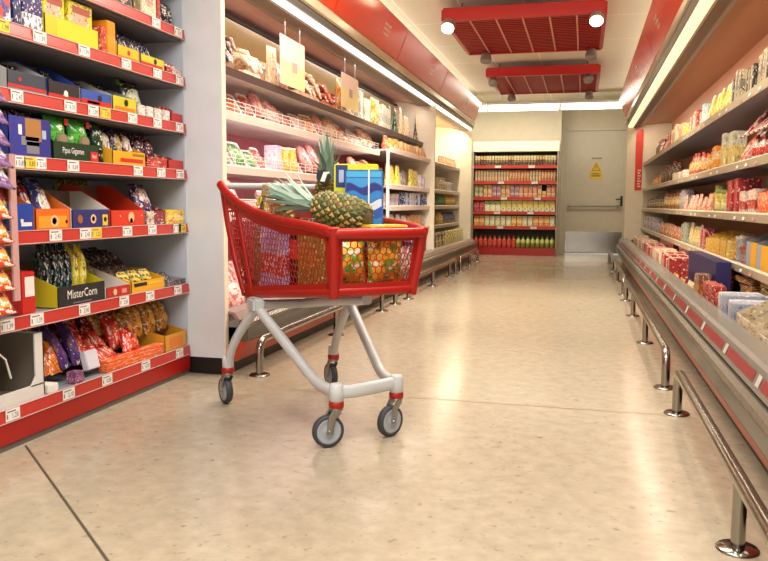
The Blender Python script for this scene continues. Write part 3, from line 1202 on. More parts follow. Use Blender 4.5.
# ---------------------------------------------------------------- wares of the door-side cooler
sku('coffee', 'carton', .10, .21, '#221a16', '#b5a684', '#7c6a4c', 'side', 'black and cream carton')
sku('cream', 'carton', .11, .22, '#a89a78', '#6f6650', '#3b3428', 'band', 'tall cream carton')
sku('ybag', 'pouch', .13, .21, '#ecc12c', '#f0dd6a', '#d9832a', 'blob', 'bright yellow pouch')
sku('paleblue', 'carton', .12, .19, '#a9c3c4', '#d5ddd6', '#6f98a6', 'band', 'pale blue carton')
sku('redwhite', 'carton', .14, .18, '#b5442f', '#e9d3b8', '#7d2a20', 'side', 'red and white carton')
sku('peach', 'carton', .30, .20, '#ead9ac', '#d9a37c', '#c98d5e', 'blob', 'large ivory carton')
sku('lemon', 'pouch', .18, .17, '#ecc52f', '#f1d95a', '#e0a526', 'blob', 'round lemon pouch')
sku('pinkpack', 'sachet', .26, .17, '#c8433c', '#e4b19a', '#7a6a4a', 'band', 'pink packet')
sku('redsash', 'sachet', .13, .24, '#ab2c26', '#d9c8b5', '#8d2520', 'stripe', 'red striped sachet')
sku('yog', 'bottle', .08, .16, '#d5c4b0', '#b5392a', '#a52a22', 'band', 'white drinking yoghurt')
sku('pinkblis', 'tray', .20, .26, '#d8694f', '#c9c3ac', '#b9473c', 'blob', 'tall clear tray')
sku('lemcup', 'carton', .12, .24, '#c2ae64', '#b5b4a0', '#8f8148', 'top', 'pale yellow sleeve')
sku('goldwhite', 'tub', .13, .19, '#e8a52a', '#f0d9a0', '#d97f20', 'top', 'golden tub with white lid')
sku('orbot', 'bottle', .10, .21, '#c5552a', '#e8b062', '#a43220', 'band', 'orange juice bottle')
sku('whitebox', 'carton', .40, .10, '#e2cdb2', '#d5b49a', '#c8a488', 'low', 'low white carton')
sku('darkbot', 'bottle', .14, .24, '#3a2d28', '#6b5440', '#8a3c2a', 'band', 'dark sauce bottle')
sku('yjar', 'jar', .20, .18, '#d99a2c', '#e8c46a', '#a5602a', 'band', 'amber jar')
sku('ortub', 'box', .34, .13, '#d8521f', '#e87a3a', '#e9c9a6', 'blob', 'orange display carton', .2)
sku('whtub', 'tub', .17, .22, '#c9c9c2', '#d9d4c8', '#b6b2aa', 'top', 'tall white tub')
sku('rwpack', 'carton', .12, .15, '#dcc5b2', '#b5392d', '#a3302a', 'band', 'white and red carton')
sku('redtall', 'carton', .24, .24, '#a31f22', '#b82b28', '#7d1a1c', 'blob', 'tall crimson carton', .14, 9., .62)
sku('whtall', 'bottle', .12, .27, '#d9cfc0', '#b89a8a', '#c2b3a5', 'band', 'tall white bottle')
sku('ygjar', 'jar', .14, .20, '#b8a63e', '#d8cc7a', '#7f8a3c', 'band', 'yellow green jar')
sku('salmon', 'pouch', .17, .15, '#d98a5c', '#e0b09a', '#c0524a', 'blob', 'salmon pink pouch')
sku('pinkrice', 'pouch', .20, .17, '#cf9a86', '#d9b8a0', '#a05a4e', 'blob', 'dusty pink pouch')
sku('tan', 'jar', .24, .20, '#b98a4c', '#d4b578', '#8a5a34', 'band', 'tan jar')
sku('mixdark', 'jar', .26, .17, '#7f6b52', '#b59a74', '#4f4a40', 'band', 'olive jar')
sku('bigyel', 'box', .30, .16, '#dfa31f', '#9a9da2', '#e7b437', 'side', 'big yellow display box', .22, 4., .72)
sku('greycup', 'tub', .16, .17, '#b3b3b4', '#9fa3a8', '#d5d2cc', 'band', 'grey plastic tub')
sku('redcup', 'tub', .15, .11, '#cf9a8a', '#d8c6b6', '#a8322c', 'band', 'red and white cup')
sku('yelsm', 'box', .30, .12, '#e0a423', '#ddb14a', '#e8c978', 'band', 'small yellow display box', .18)
sku('crim', 'carton', .14, .19, '#98222e', '#c85a62', '#e0c0b8', 'side', 'narrow crimson carton')
sku('creamyel', 'pouch', .22, .20, '#cbb98a', '#dcc95e', '#a9805a', 'blob', 'cream and yellow pouch')
sku('greygrn', 'carton', .18, .20, '#8c9280', '#b5b49c', '#5d6a5c', 'side', 'grey green carton')
sku('orfruit', 'pouch', .26, .15, '#c9794c', '#dca882', '#a34a36', 'blob', 'orange pink pouch')
sku('lilac', 'carton', .2, .2, '#a8a0a2', '#c9beb6', '#6a6670', 'band', 'mauve grey carton')
# the long well below
sku('tancrate', 'box', .46, .185, '#d3bd98', '#dccbb0', '#b59a78', 'blob', 'printed tan crate', .24)
sku('grycarton', 'carton', .20, .24, '#9ea2ae', '#c9c4c4', '#7f86a0', 'side', 'grey blue carton', .20)
sku('redcarton', 'carton', .20, .23, '#a52420', '#8e1a1c', '#d9b06a', 'band', 'deep red carton', .075, 9., .63)
sku('redcream', 'carton', .2, .26, '#b3302a', '#e0cfae', '#8a2420', 'side', 'red and cream carton', .2)
sku('browncart', 'carton', .13, .25, '#6a4a30', '#c0933a', '#8f2a22', 'band', 'brown and gold carton', .075)
sku('envelope', 'sachet', .26, .17, '#d9c6a0', '#e8d9bc', '#dba93a', 'low', 'cream envelope packet')
sku('goldsach', 'pouch', .28, .15, '#d9a83c', '#e3c98a', '#b5682c', 'blob', 'gold pouch')
sku('navybox', 'carton', 1.4, .30, '#231f54', '#231f54', '#2b2760', 'blob', 'large navy blue carton', .09, 5., .7)
sku('longred', 'carton', .55, .30, '#8e1d1c', '#a32a24', '#d8b49a', 'low', 'long dark red carton', .27, 8., .66)
sku('whitecrt', 'carton', .26, .25, '#d9c6a8', '#b5453a', '#c59a78', 'side', 'cream carton with red stripe', .2)


def R(u, x=.935):
    return y_at(u, x, 200)


def rr(x, *its):
    return [(k, min(YC - .07, R(a, x)), min(YC - .06, R(b_, x)), *h) for k, a, b_, *h in its]


XR = .935
D1, D2, D3, D4, D5 = ['door-side cooler %s' % s for s in ('top shelf', 'second shelf', 'third shelf', 'fourth shelf', 'bottom well')]
shelf_row('R', XR, 1.572, rr(XR, ('cream', 790, 768), ('coffee', 768, 756), ('cream', 756, 745), ('coffee', 745, 734), ('cream', 734, 727.5), ('coffee', 727.5, 722), ('ybag', 722, 701),
          ('paleblue', 701, 695), ('redwhite', 695, 686), ('lemon', 685, 676), ('peach', 676, 667), ('redwhite', 666, 663), ('pinkpack', 663, 655), ('darkbot', 655, 651)), D1, hmax=0.4, lean=.03, dj=.03, jy=.06, js=.16, gap=.016)
shelf_row('R', XR, 1.172, rr(XR, ('yog', 790, 742), ('pinkblis', 742, 727), ('lemcup', 727, 718), ('goldwhite', 718, 699), ('orbot', 698, 684), ('whitebox', 682, 671), ('darkbot', 670, 657), ('yjar', 656, 648)), D2, hmax=0.3, dj=.03, jy=.07, js=.16, gap=.014)
sku('whcup', 'tub', .13, .20, '#c9c9c2', '#d9d4c8', '#b6b2aa', 'top', 'white plastic tub')
PWO = (R(752) - R(790)) / max(1, round((R(752) - R(790)) / .34))
shelf_row('R', XR + .03, .8655, [('whcup', R(752) - .5 * PWO - .07, R(752) - .5 * PWO + .07, .20)], 'third shelf inside an orange display carton', dj=0, jy=0)
# red sachets clipped in a row above the yoghurts
shelf_row('R', XR - .02, 1.335, rr(XR, ('redsash', 800, 736)), 'hang strip under the door-side top shelf', lean=.55)
shelf_row('R', XR, .862, rr(XR, ('ortub', 790, 752), ('rwpack', 751, 736), ('redtall', 735, 725), ('whtall', 725, 718.5), ('ygjar', 717, 707), ('salmon', 706, 694), ('pinkrice', 693, 682),
          ('lilac', 681, 676), ('tan', 675, 661), ('mixdark', 660, 644)), D3, hmax=0.25, dj=.03, jy=.07, js=.16, gap=.014)
shelf_row('R', XR, .557, rr(XR, ('bigyel', 800, 746), ('redcup', 745.5, 733), ('greycup', 733, 726) , ('yelsm', 725.5, 706), ('crim', 705, 700), ('creamyel', 699.5, 687), ('greygrn', 686.5, 679), ('orfruit', 678.5, 657), ('lilac', 656, 644)), D4, hmax=0.235, dj=.03, jy=.06, js=.12, gap=.014)
XW = .715
shelf_row('R', XW, .226, rr(XW, ('tancrate', 790, 739), ('grycarton', 738.5, 722), ('redcarton', 721.5, 703), ('browncart', 702.5, 696), ('envelope', 695, 683), ('goldsach', 682, 672),
          ('redcream', 671, 662), ('whitecrt', 661.5, 651), ('redcream', 650.5, 645), ('whitecrt', 644.5, 634), ('mixdark', 633.5, 628.5)), D5, hmax=0.285, dj=.02, jy=.05, js=.14, gap=.014)
# second file behind, seen over the front one
shelf_row('R', .808, .226, [('navybox', 5.15, 6.5, .345)], 'well behind the cream packets', dj=0, jy=0)
shelf_row('R', .95, .226, [('longred', 6.9, 8.4, .285), ('longred', 8.9, 10.4, .285)], 'back of the door-side well', dj=0, jy=0)
sku('choc', 'carton', .34, .036, '#5d2c22', '#caa23c', '#8f3026', 'stripe', 'flat brown and gold packet', .24)
sku('chocb', 'carton', .34, .046, '#33281f', '#d0ac48', '#5c6a58', 'stripe', 'flat dark packet', .26)
# flat packets stacked behind the red cartons
for k in range(4):
    lab = ['lowest', 'second lowest', 'second highest', 'topmost'][k] + ' flat brown packet piled behind the deep red cartons'
    nd, d, *_ = ware('choc', .40)
    place(nd, (1.06 + .01 * (k % 2), 5.0 + .03 * k, .387 + .0365 * k), (0, 0, RROT + .08 * (k % 3 - 1)), lab, 'packet')
for k in range(3):
    lab = ['lowest', 'middle', 'topmost'][k] + ' flat dark packet piled behind the grey blue cartons'
    nd, d, *_ = ware('chocb', .40)
    place(nd, (1.06 + .01 * k, 4.35 + .02 * k, .387 + .0475 * k), (0, 0, RROT + .06 * (k - 1)), lab, 'packet')
b = MB()
b.box((.97, 3.95, .226), (1.28, 5.3, .386), mat('raw_cardboard', '#7d746a', .7), .004)
tag(part('cardboard_riser', b, None), 'brown cardboard riser under the piled flat packets in the well', 'box')

# ---------------------------------------------------------------- wares of the meat cooler behind the trolley
sku('brownlinks', 'links', .22, 0.240, '#6b4634', '#8d6a52', '#3f2c24', 'stripe', 'brown sausage bundle', None, 9.)
sku('greypack', 'ham', .20, 0.236, '#b9b0b0', '#d9cfcc', '#8f8a90', 'blob', 'grey white vacuum pack')
sku('creamrolls', 'links', .24, 0.267, '#e6c19c', '#f0d8b8', '#d49a70', 'stripe', 'cream sausage bundle')
sku('creamcone', 'pouch', .22, 0.294, '#ecd3a8', '#f3e4c6', '#d6a878', 'blob', 'ivory pouch')
sku('redmix', 'tray', .20, 0.215, '#a8443a', '#d99a7c', '#7d3028', 'stripe', 'dark red meat tray', None, 10.)
sku('pinkstrip', 'ham', .18, 0.230, '#e2a79e', '#efc9bd', '#c56a64', 'stripe', 'pale pink bacon pack', None, 9.)
sku('tanlinks', 'links', .26, 0.250, '#c49a7a', '#d9b598', '#9a6a50', 'stripe', 'tan sausage bundle')
sku('redlinks', 'links', .26, 0.250, '#a83a2a', '#c9683a', '#6a241c', 'stripe', 'dark red chorizo bundle')
sku('orangebag', 'bag', .24, 0.276, '#dc9a48', '#ebb870', '#b9642e', 'blob', 'orange bag')
sku('whitecart', 'carton', .2, 0.262, '#cfc9b4', '#a8a898', '#8a8a80', 'band', 'white grey carton')
sku('greenpack', 'pouch', .24, 0.262, '#3c5a38', '#6f8a5c', '#24402c', 'blob', 'dark green pouch')
sku('redsal', 'tray', .24, 0.179, '#c8403a', '#e0746a', '#a02c2c', 'blob', 'red salami tray')
sku('ham1', 'ham', .24, 0.230, '#e09a92', '#ecb9ae', '#c7635e', 'blob', 'pink ham pack', None, 6.)
sku('ham2', 'ham', .2, 0.256, '#f0cfc6', '#dd8f88', '#c96a66', 'stripe', 'rosy bacon pack', None, 8.)
sku('traymeat', 'tray', .19, 0.192, '#b8462e', '#d0603c', '#5c5a34', 'blob', 'white tray of red meat', None, 9.)
sku('ormeat', 'tray', .2, 0.179, '#d88a58', '#e6ac84', '#b7503c', 'blob', 'orange meat tray')
sku('whitetr', 'tray', .2, 0.166, '#e6cfc6', '#d8a8a0', '#b98a88', 'blob', 'pale meat tray')
sku('peachtr', 'ham', .22, 0.192, '#e8b894', '#f0d0b4', '#c98a60', 'blob', 'peach coloured pack')
sku('greentr', 'tray', .2, 0.166, '#3f8a34', '#78a84a', '#24602a', 'blob', 'green salad tray', None, 9.)
sku('greytr', 'tray', .2, 0.154, '#8a8f7c', '#b0a896', '#5c6a54', 'blob', 'grey green tray', None, 9.)
sku('yeltr', 'pouch', .2, 0.179, '#e6a62c', '#edc25c', '#c9742a', 'blob', 'yellow orange pouch')
sku('lilactr', 'carton', .13, .17, '#d5c4d8', '#e4d8e0', '#b8a4bc', 'band', 'lilac carton')
sku('redtr', 'tray', .22, .11, '#c9463c', '#e08a74', '#a83830', 'blob', 'flat red meat tray')
sku('wellpink', 'ham', .26, .2, '#e2a59c', '#efcfc8', '#b83a3a', 'blob', 'pink meat pack', None, 6.)
sku('wellred', 'tray', .24, .16, '#c8504a', '#e6a79c', '#a02e30', 'blob', 'red beef tray', None, 9.)


def Lf(u, x=-2.02, v=150):
    return y_at(u, x, v)


def ll(x, v, *its, lo=0, hi=99):
    def cl(y):
        y = max(YA + .02, lo, min(YC - .06, hi, y))
        return YB - .06 if YB - .06 < y < YB + .01 else y
    return [(k, cl(Lf(a, x, v)), cl(Lf(b_, x, v)), *h) for k, a, b_, *h in its]


XL = -2.03
M1, M2, M3, M4, M5 = ['meat cooler %s' % s for s in ('top shelf', 'second shelf', 'third shelf', 'fourth shelf', 'bottom well')]
shelf_row('L', XL, 1.682, ll(XL, 70, ('brownlinks', 216, 237), ('greypack', 238, 247), ('creamrolls', 248, 266), ('redmix', 267, 273), ('creamcone', 274, 283), ('redmix', 284, 290), ('pinkstrip', 290.5, 300),
          ('tanlinks', 301, 326), ('redlinks', 327, 338), ('orangebag', 339, 350), ('creamrolls', 350.5, 360), ('whitecart', 361, 373), ('orangebag', 374, 382), ('whitecart', 382.5, 392), ('greenpack', 393, 402),
          ('creamcone', 403, 412), ('pinkstrip', 413, 420), ('greenpack', 421, 428), ('creamcone', 428.5, 433), hi=YB - .06), M1, hs=1.14, hmax=.36, dj=.03, jy=.16, js=.2, gap=.02)
shelf_row('L', XL, 1.432, ll(XL, 105, ('whitetr', 216, 233), ('traymeat', 234, 253), ('redsal', 254, 264), ('ham1', 264.5, 275), ('ham2', 275.5, 293), ('redsal', 294, 302), ('whitetr', 302.5, 313), ('ormeat', 313.5, 324), ('ham1', 324.5, 334),
          ('peachtr', 334.5, 346), ('ormeat', 346.5, 358), ('whitetr', 358.5, 368), ('peachtr', 368.5, 381), hi=YB - .06), M2, hs=1.2, hmax=.175, dj=.02, jy=.12, js=.15, gap=.016)
shelf_row('L', XL, 1.122, ll(XL, 155, ('greytr', 216, 243), ('greentr', 244, 258), ('greentr', 258.5, 268, .15), ('redsal', 268.5, 276), ('lilactr', 276.5, 284), ('yeltr', 284.5, 301), ('whitetr', 301.5, 312),
          ('ham1', 312.5, 330), ('redsal', 330.5, 345), ('whitetr', 345.5, 360), ('peachtr', 360.5, 381), hi=YB - .06), M3, hs=1.1, hmax=.225, dj=.02, jy=.12, js=.15, gap=.016)
shelf_row('L', XL, .842, ll(XL, 200, ('redtr', 216, 236), ('ham1', 236.5, 250), ('redtr', 250.5, 270), ('whitetr', 270.5, 290), ('ham2', 290.5, 320), ('redtr', 320.5, 350), ('peachtr', 350.5, 381), hi=YB - .06), M4, hmax=0.215, dj=.02, jy=.1, js=.1, gap=.016)
XLW = -1.93
shelf_row('L', XLW, .226, ll(XLW, 300, ('wellred', 214, 235), ('wellpink', 235.5, 262), ('wellred', 262.5, 290), ('wellpink', 290.5, 330), ('wellred', 330.5, 370)), M5, dj=.02, jy=.1, gap=.016)
shelf_row('L', XLW - .13, .24, ll(XLW - .13, 300, ('wellpink', 214, 236, .28), ('wellpink', 236.5, 262, .28)), 'back of the meat well')

sku('peachjar', 'carton', .17, .16, '#e3a86a', '#f0cf9c', '#d88a48', 'top', 'peach and white carton')
sku('ortom', 'pouch', .2, .16, '#d8623a', '#e89a5c', '#b8402c', 'blob', 'orange red pouch')
sku('yeltri', 'pouch', .2, .22, '#e6c832', '#e8dc7a', '#3f8a4a', 'low', 'yellow and green pouch')
sku('greytub', 'tub', .17, .18, '#a59c94', '#cfc4bc', '#6f6470', 'band', 'grey yoghurt tub')
sku('lilwhite', 'tub', .2, .17, '#e6d3dc', '#cdb2c8', '#efe6ea', 'band', 'lilac white tub')
sku('bluewh', 'carton', .15, .16, '#c9cfdc', '#41598c', '#e0e0e6', 'side', 'blue and white carton')
sku('silver', 'bag', .24, .17, '#b8aeb4', '#d9d0d6', '#8c7488', 'blob', 'silvery bag')
sku('redor', 'carton', .2, .16, '#c08a5a', '#d99a52', '#8a3a34', 'band', 'orange brown carton')
sku('bluebox', 'carton', .5, .22, '#2f4470', '#3a5488', '#24365c', 'blob', 'dark blue carton')
sku('pinkbag', 'bag', .24, .2, '#cfa0a0', '#e0c0bc', '#a8626a', 'blob', 'rose pink bag')
sku('whbot', 'bottle', .14, .22, '#e3d9c0', '#c9b48c', '#d8c8a4', 'band', 'cream milk bottle')
sku('grbot', 'bottle', .13, .2, '#4a8048', '#8aa858', '#2c5c34', 'band', 'green drink bottle')
sku('yelbot', 'bottle', .13, .2, '#d9b440', '#e6cf7a', '#a8802c', 'band', 'yellow drink bottle')
sku('blbot', 'bottle', .13, .18, '#3c4a70', '#c9a84a', '#26304c', 'low', 'dark blue drink bottle')
sku('ylflow', 'pouch', .24, .2, '#dccb7a', '#ebe0a8', '#5c5034', 'blob', 'pale yellow pouch', None, 8.)
sku('dkflow', 'pouch', .24, .18, '#6a5636', '#d4c48a', '#3a3024', 'blob', 'brown and cream pouch', None, 8.)
M1b, M2b = 'meat cooler top step', 'meat cooler second step'
XS = -2.25
shelf_row('L', XS, 1.79, ll(XS, 60, ('redlinks', 216, 232), ('creamrolls', 233, 250), ('creamcone', 251, 262), ('creamcone', 263, 272), ('tanlinks', 273, 292), ('orangebag', 293, 303), ('redmix', 304, 314), ('whitecart', 315, 324),
          ('redlinks', 325, 338), ('redlinks', 339, 347), ('creamcone', 348, 358), ('whitecart', 359, 369), ('greenpack', 370, 379), ('creamcone', 380, 389), ('redmix', 390, 399), ('greenpack', 400, 410), ('whitecart', 411, 424), hi=YB - .06), M1b, hmax=.18, dj=.02, jy=.15, js=.2, gap=.02)
XL2 = -1.93
B1, B2, B3, B4 = ['%s beyond the trolley' % s for s in ('upper dairy shelf', 'middle dairy shelf', 'lower dairy shelf', 'lowest dairy shelf')]
shelf_row('L', XL2, 1.474, ll(XL2, 150, ('ortom', 383, 392), ('orangebag', 392.5, 402), ('peachjar', 402.5, 426), ('ortom', 426.5, 433), lo=YM + .02, hi=YB - .06), B1, hmax=0.14, dj=.02, jy=.08, js=.14, gap=.016)
shelf_row('L', XL2, 1.104, ll(XL2, 180, ('greytub', 384, 389), ('yeltri', 389.5, 403), ('greytub', 403.5, 412), ('yeltri', 412.5, 421), ('lilactr', 421.5, 426), ('greytub', 426.5, 433), lo=YM + .02, hi=YB - .06), B2, hmax=0.3, dj=.02, jy=.08, js=.14, gap=.016)
shelf_row('L', XL2, .884, ll(XL2, 205, ('greytub', 384, 389), ('lilwhite', 389.5, 406), ('bluewh', 406.5, 420), ('lilwhite', 420.5, 428), ('bluewh', 428.5, 433), lo=YM + .02, hi=YB - .06), B3, hmax=0.17, dj=.02, jy=.08, js=.14, gap=.016)
shelf_row('L', XL2, .629, ll(XL2, 225, ('silver', 384, 408), ('redor', 408.5, 422), ('silver', 422.5, 433), lo=YM + .02, hi=YB - .06), B4, hmax=0.2, dj=.02, jy=.08, js=.14, gap=.016)
shelf_row('L', XLW, .226, ll(XLW, 250, ('pinkbag', 384, 412), ('bluebox', 413, 434, .28), lo=YM, hi=YB - .06), 'dairy well beyond the trolley')
E1 = 'of the short far cooler'
XF = -2.075
shelf_row('L', XF, 1.502, ll(XF, 165, ('ortom', 441, 458)), 'short far cooler top shelf')
shelf_row('L', XF, 1.107, ll(XF, 190, ('whbot', 441, 449), ('lilwhite', 449.5, 458)), 'short far cooler second shelf')
shelf_row('L', XF, .882, ll(XF, 205, ('grbot', 441, 447.5), ('yelbot', 448, 458)), 'short far cooler third shelf')
shelf_row('L', XF, .602, ll(XF, 225, ('yelbot', 441, 445), ('blbot', 445.5, 458)), 'short far cooler fourth shelf')
shelf_row('L', XLW, .226, ll(XLW, 250, ('dkflow', 437, 447, .30), ('ylflow', 447.5, 467, .30)), 'short far cooler bottom well')

# ---------------------------------------------------------------- the far rack facing down the aisle
FX0, FX1, FY = -1.965, -.455, 14.4
rack = empty('drinks_rack', ((FX0 + FX1) / 2, FY, 0), 0, 'red and white drinks rack against the far wall, beside the door', 'shelving')
xw = (FX1 - FX0) / 2
part('base', MB().box((-xw, 0, 0), (xw, .4, .14), REDBASE, .004), rack, 'red base')
part('back_panel', MB().box((-xw, .39, .14), (xw, .41, 1.9), mat('dark_rack_back', '#4a4238', .6)), rack)
part('header', MB().box((-xw, 0, 1.87), (xw + .02, .42, 2.05), mat('ivory_header', '#e4dcc4', .5), .003), rack, 'ivory header panel')
for s_ in (-1, 1):
    part('side_panel', MB().box((s_ * xw - .012, .0, .14), (s_ * xw + .012, .4, 1.87), mat('rack_side', '#9a907c', .5)), rack)
FZ = [1.63, 1.345, 1.06, .80, .535, .14]
sku('dcan', 'can', .05, .17, '#6a5434', '#d5c08a', '#3a3026', 'top', 'brown and cream can', .05)
sku('dcan2', 'can', .05, .17, '#5a3a28', '#c9a05a', '#2c241c', 'top', 'dark brown can', .05)
sku('lcan', 'can', .052, .20, '#c9b088', '#a8a07a', '#d98a5a', 'band', 'beige can', .05)
sku('lcan2', 'can', .052, .20, '#c98a5a', '#d9b48a', '#a8502c', 'band', 'copper coloured can', .05)
sku('tbox', 'carton', .075, .105, '#d8b878', '#c98a4a', '#8a5a3a', 'band', 'tan juice box', .06)
sku('pbox', 'carton', .075, .105, '#8a5a78', '#c0a0a8', '#d8b890', 'band', 'plum juice box', .06)
sku('gbox', 'carton', .075, .105, '#9a9468', '#d0c090', '#6a7048', 'band', 'olive juice box', .06)
sku('obox', 'carton', .075, .105, '#cf8a5a', '#dcb890', '#a85a3c', 'band', 'copper juice box', .06)
sku('rcart', 'gable', .09, .21, '#b0303a', '#c84a4c', '#8a2430', 'band', 'crimson drink carton')
sku('gcart', 'gable', .10, .23, '#e3dfc0', '#2f8a58', '#d8b83a', 'top', 'white drink carton with green top')
sku('ycart', 'gable', .10, .23, '#d9c050', '#e6dcb0', '#4a8a5c', 'low', 'yellow and white drink carton')
sku('yf', 'gable', .09, .18, '#d8b030', '#e8d488', '#c0402c', 'band', 'yellow drink carton')
sku('wf', 'gable', .09, .18, '#d9cfa0', '#e6e0c0', '#6a8a3c', 'blob', 'cream drink carton')
sku('of', 'gable', .09, .18, '#e09030', '#ecc070', '#b85a24', 'band', 'orange drink carton')
sku('rbot', 'bottle', .082, .21, '#cf3a1f', '#e05a3a', '#b0301c', 'low', 'red orange juice bottle')
sku('gbot2', 'bottle', .082, .21, '#8a9a30', '#c8cc6a', '#3f6a2a', 'band', 'lime green juice bottle')
FN = ['top shelf', 'second shelf', 'third shelf', 'fourth shelf', 'fifth shelf', 'bottom shelf']
rows = [
    [('dcan', 2), ('dcan2', 2), ('dcan', 8), ('dcan2', 2), ('dcan', 8), ('dcan2', 3), ('dcan', 4)],
    [('lcan', 12), ('lcan2', 7), ('lcan', 4), ('lcan2', 5)],
    [('gbox', 2), ('tbox', 2), ('pbox', 2), ('tbox', 2), ('pbox', 2), ('obox', 4), ('tbox', 2), ('obox', 2)],
    [('rcart', 2), ('gcart', 3), ('ycart', 10)],
    [('of', 2), ('wf', 5), ('yf', 2), ('wf', 2), ('of', 3), ('wf', 1)],
    [('rbot', 9), ('gbot2', 8)],
]
for i, (z, rw) in enumerate(zip(FZ, rows)):
    if i < 5:
        sh = part('shelf', MB().box((-xw + .012, .02, z - .03), (xw - .012, .39, z - .004), mat('rack_shelf', '#8a7f70', .5)), rack)
        part('price_strip', MB().box((-xw + .012, .0, z - .06), (xw - .012, .018, z - .004), REDSTRIP), sh)
        for k in range(2):
            o = spawn(price_tag_node(PRICES[(i * 3 + k) % 10], False, .11, .04), sh)
            o.location = (-xw + .45 + .6 * k + .06 * (i % 3), -.001, z - .03)
    n = sum(q for _, q in rw)
    pw = (2 * xw - .05) / n
    runs = [(SK[k][8], q) for k, q in rw]
    labs = facing_labels(runs, 'far drinks rack ' + FN[i], 'from cooler side of')
    c = 0
    for (k, q), lab in zip(rw, labs):
        for j in range(q):
            nd, d, words, cat, kind = ware(k, min(SK[k][1], pw - .003))
            x = FX0 + .025 + pw * (c + .5)
            for lv in range(2 if i == 2 and not (k == 'tbox' and j == 1 and c > 10) else 1):
                place(nd, (x, FY + max(d, .088) / 2 + .027, z + lv * .107 - (.002 if i < 5 else -.002)), rnd.uniform(-.04, .04), lab, cat, lab if q > 1 or i == 2 else None)
            c += 1

# ================================================================ SNACKS ON THE RED SHELVES
SV = {1: 30, 2: 60, 3: 110, 4: 160, 5: 215, 6: 285, 7: 350}


def sy(i, u):
    return y_at(u, SX - .012, SV[i])


def snack_item(i, geo, u0, u1, h, d, label, cat, name, back=0., dz=0., lean=0., yaw=0., kids=()):
    """geo(w) -> MB for the given width; set on level i between columns u0 and u1"""
    a, c = sy(i, u0), min(SY1 - .006, sy(i, u1))
    h0, h = h, min(h, SZ[i - 1] - .062 - SZ[i] - dz)
    w = c - a - .006
    HS = h / h0
    gm = geo(w)
    if HS < 1:
        for v in gm.v:
            v.z *= HS
    nd = node(name, gm, [node(k, f(w)) for k, f in kids])
    return place(nd, (SX - .012 - back - d / 2, (a + c) / 2, SZ[i] - .002 + dz), (-lean, 0, LROT + yaw), label, cat)


_sd = [0]


def pm(c1, c2, c3, style, rough=.3, scale=7., thr=.56):
    _sd[0] += 1
    return pmat(c1, c2, c3, style, _sd[0], rough, scale, thr)


def s_box(i, u0, u1, h, m, label, d=.06, back=0., dz=0., yaw=0., lean=0., cat='box', deco=None):
    def geo(w):
        b = g_carton(w, h, d, m)
        if deco:
            deco(b, w, h, d)
        return b
    return snack_item(i, geo, u0, u1, h, d, label, cat, 'snack_box', back, dz, lean, yaw)


def s_tray(i, u0, u1, h, hb, m, label, d=.2, side=None, deco=None, back=0.):
    def geo(w):
        b = g_tray(w, h, d, m, None, hb, side)
        if deco:
            deco(b, w, h, d)
        return b
    return snack_item(i, geo, u0, u1, h, d, label, 'display tray', 'display_tray', back)


def s_bags(i, u0, u1, n, h, d, mats, label, rows=1, back=.02, dz=.006, lean=.25, pitch=.05, kind=g_bag, jit=.05, name='snack_bag', roll=.02):
    """n bags side by side (and rows deep) between two columns, each its own object"""
    a, c = sy(i, u0), min(SY1 - .01, sy(i, u1))
    pw = (c - a) / n
    h = min(h, (SZ[i - 1] - .066 - SZ[i] - dz - .012 * (rows - 1)) / max(.5, math.cos(max(0, lean - jit))))
    pitch = max(pitch, d * 1.05)
    grp = label
    for r_ in range(rows):
        for k in range(n):
            m = mats[(k + r_) % len(mats)]
            nd = _bagnode(kind, round(pw * (.87 if jit < .2 else .80), 3), h, d, m, (k + 3 * r_) % 3, name)
            lb = label if isinstance(label, str) else label[(r_ * n + k) % len(label)]
            place(nd, (SX - .014 - back - d / 2 - pitch * r_ - h * .0, a + pw * (k + .5), SZ[i] + dz + .004 + .012 * r_), (-lean + rnd.uniform(-jit, jit), rnd.uniform(-roll, roll), LROT + rnd.uniform(-jit, jit)), lb, 'bag',
                  lb if (n * rows > 1 and isinstance(label, str)) else None)


_bn = {}


def _bagnode(kind, w, h, d, m, seed, name):
    k = (kind.__name__, w, h, d, m.name, seed, name)
    if k not in _bn:
        _bn[k] = node(name, kind(w, h, d, m, None, seed + 1))
    return _bn[k]


def line(txt, size, m, x=0., z=.5, sx=1.):
    return lambda b, w, h, d: b.text(txt, size, m, Matrix.Translation((x * w, -d / 2 - .0012, h * z)) @ TFRONT, sx=sx)


def both(*fs):
    def f(b, w, h, d):
        for q in fs:
            q(b, w, h, d)
    return f


def stripe(z0, z1, m, x0=-.5, x1=.5):
    return lambda b, w, h, d: b.box((w * x0, -d / 2 - .001, h * z0), (w * x1, -d / 2, h * z1), m)


def dot(x, z, r, m):
    return lambda b, w, h, d: b.disc((x * w, -d / 2 - .0016, z * h), r, m)


RED_ = mat('print_red', '#c02a22', .4)
WHT_ = mat('print_white', '#e6e2da', .4)
BLK_ = mat('print_black', '#1b1a1c', .4)
YEL_ = mat('print_yellow', '#e0c02a', .4)
ORG_ = mat('print_orange', '#e07a22', .4)
BLU_ = mat('print_blue', '#28408f', .4)
GRY_ = mat('print_grey', '#a7a6a4', .5)

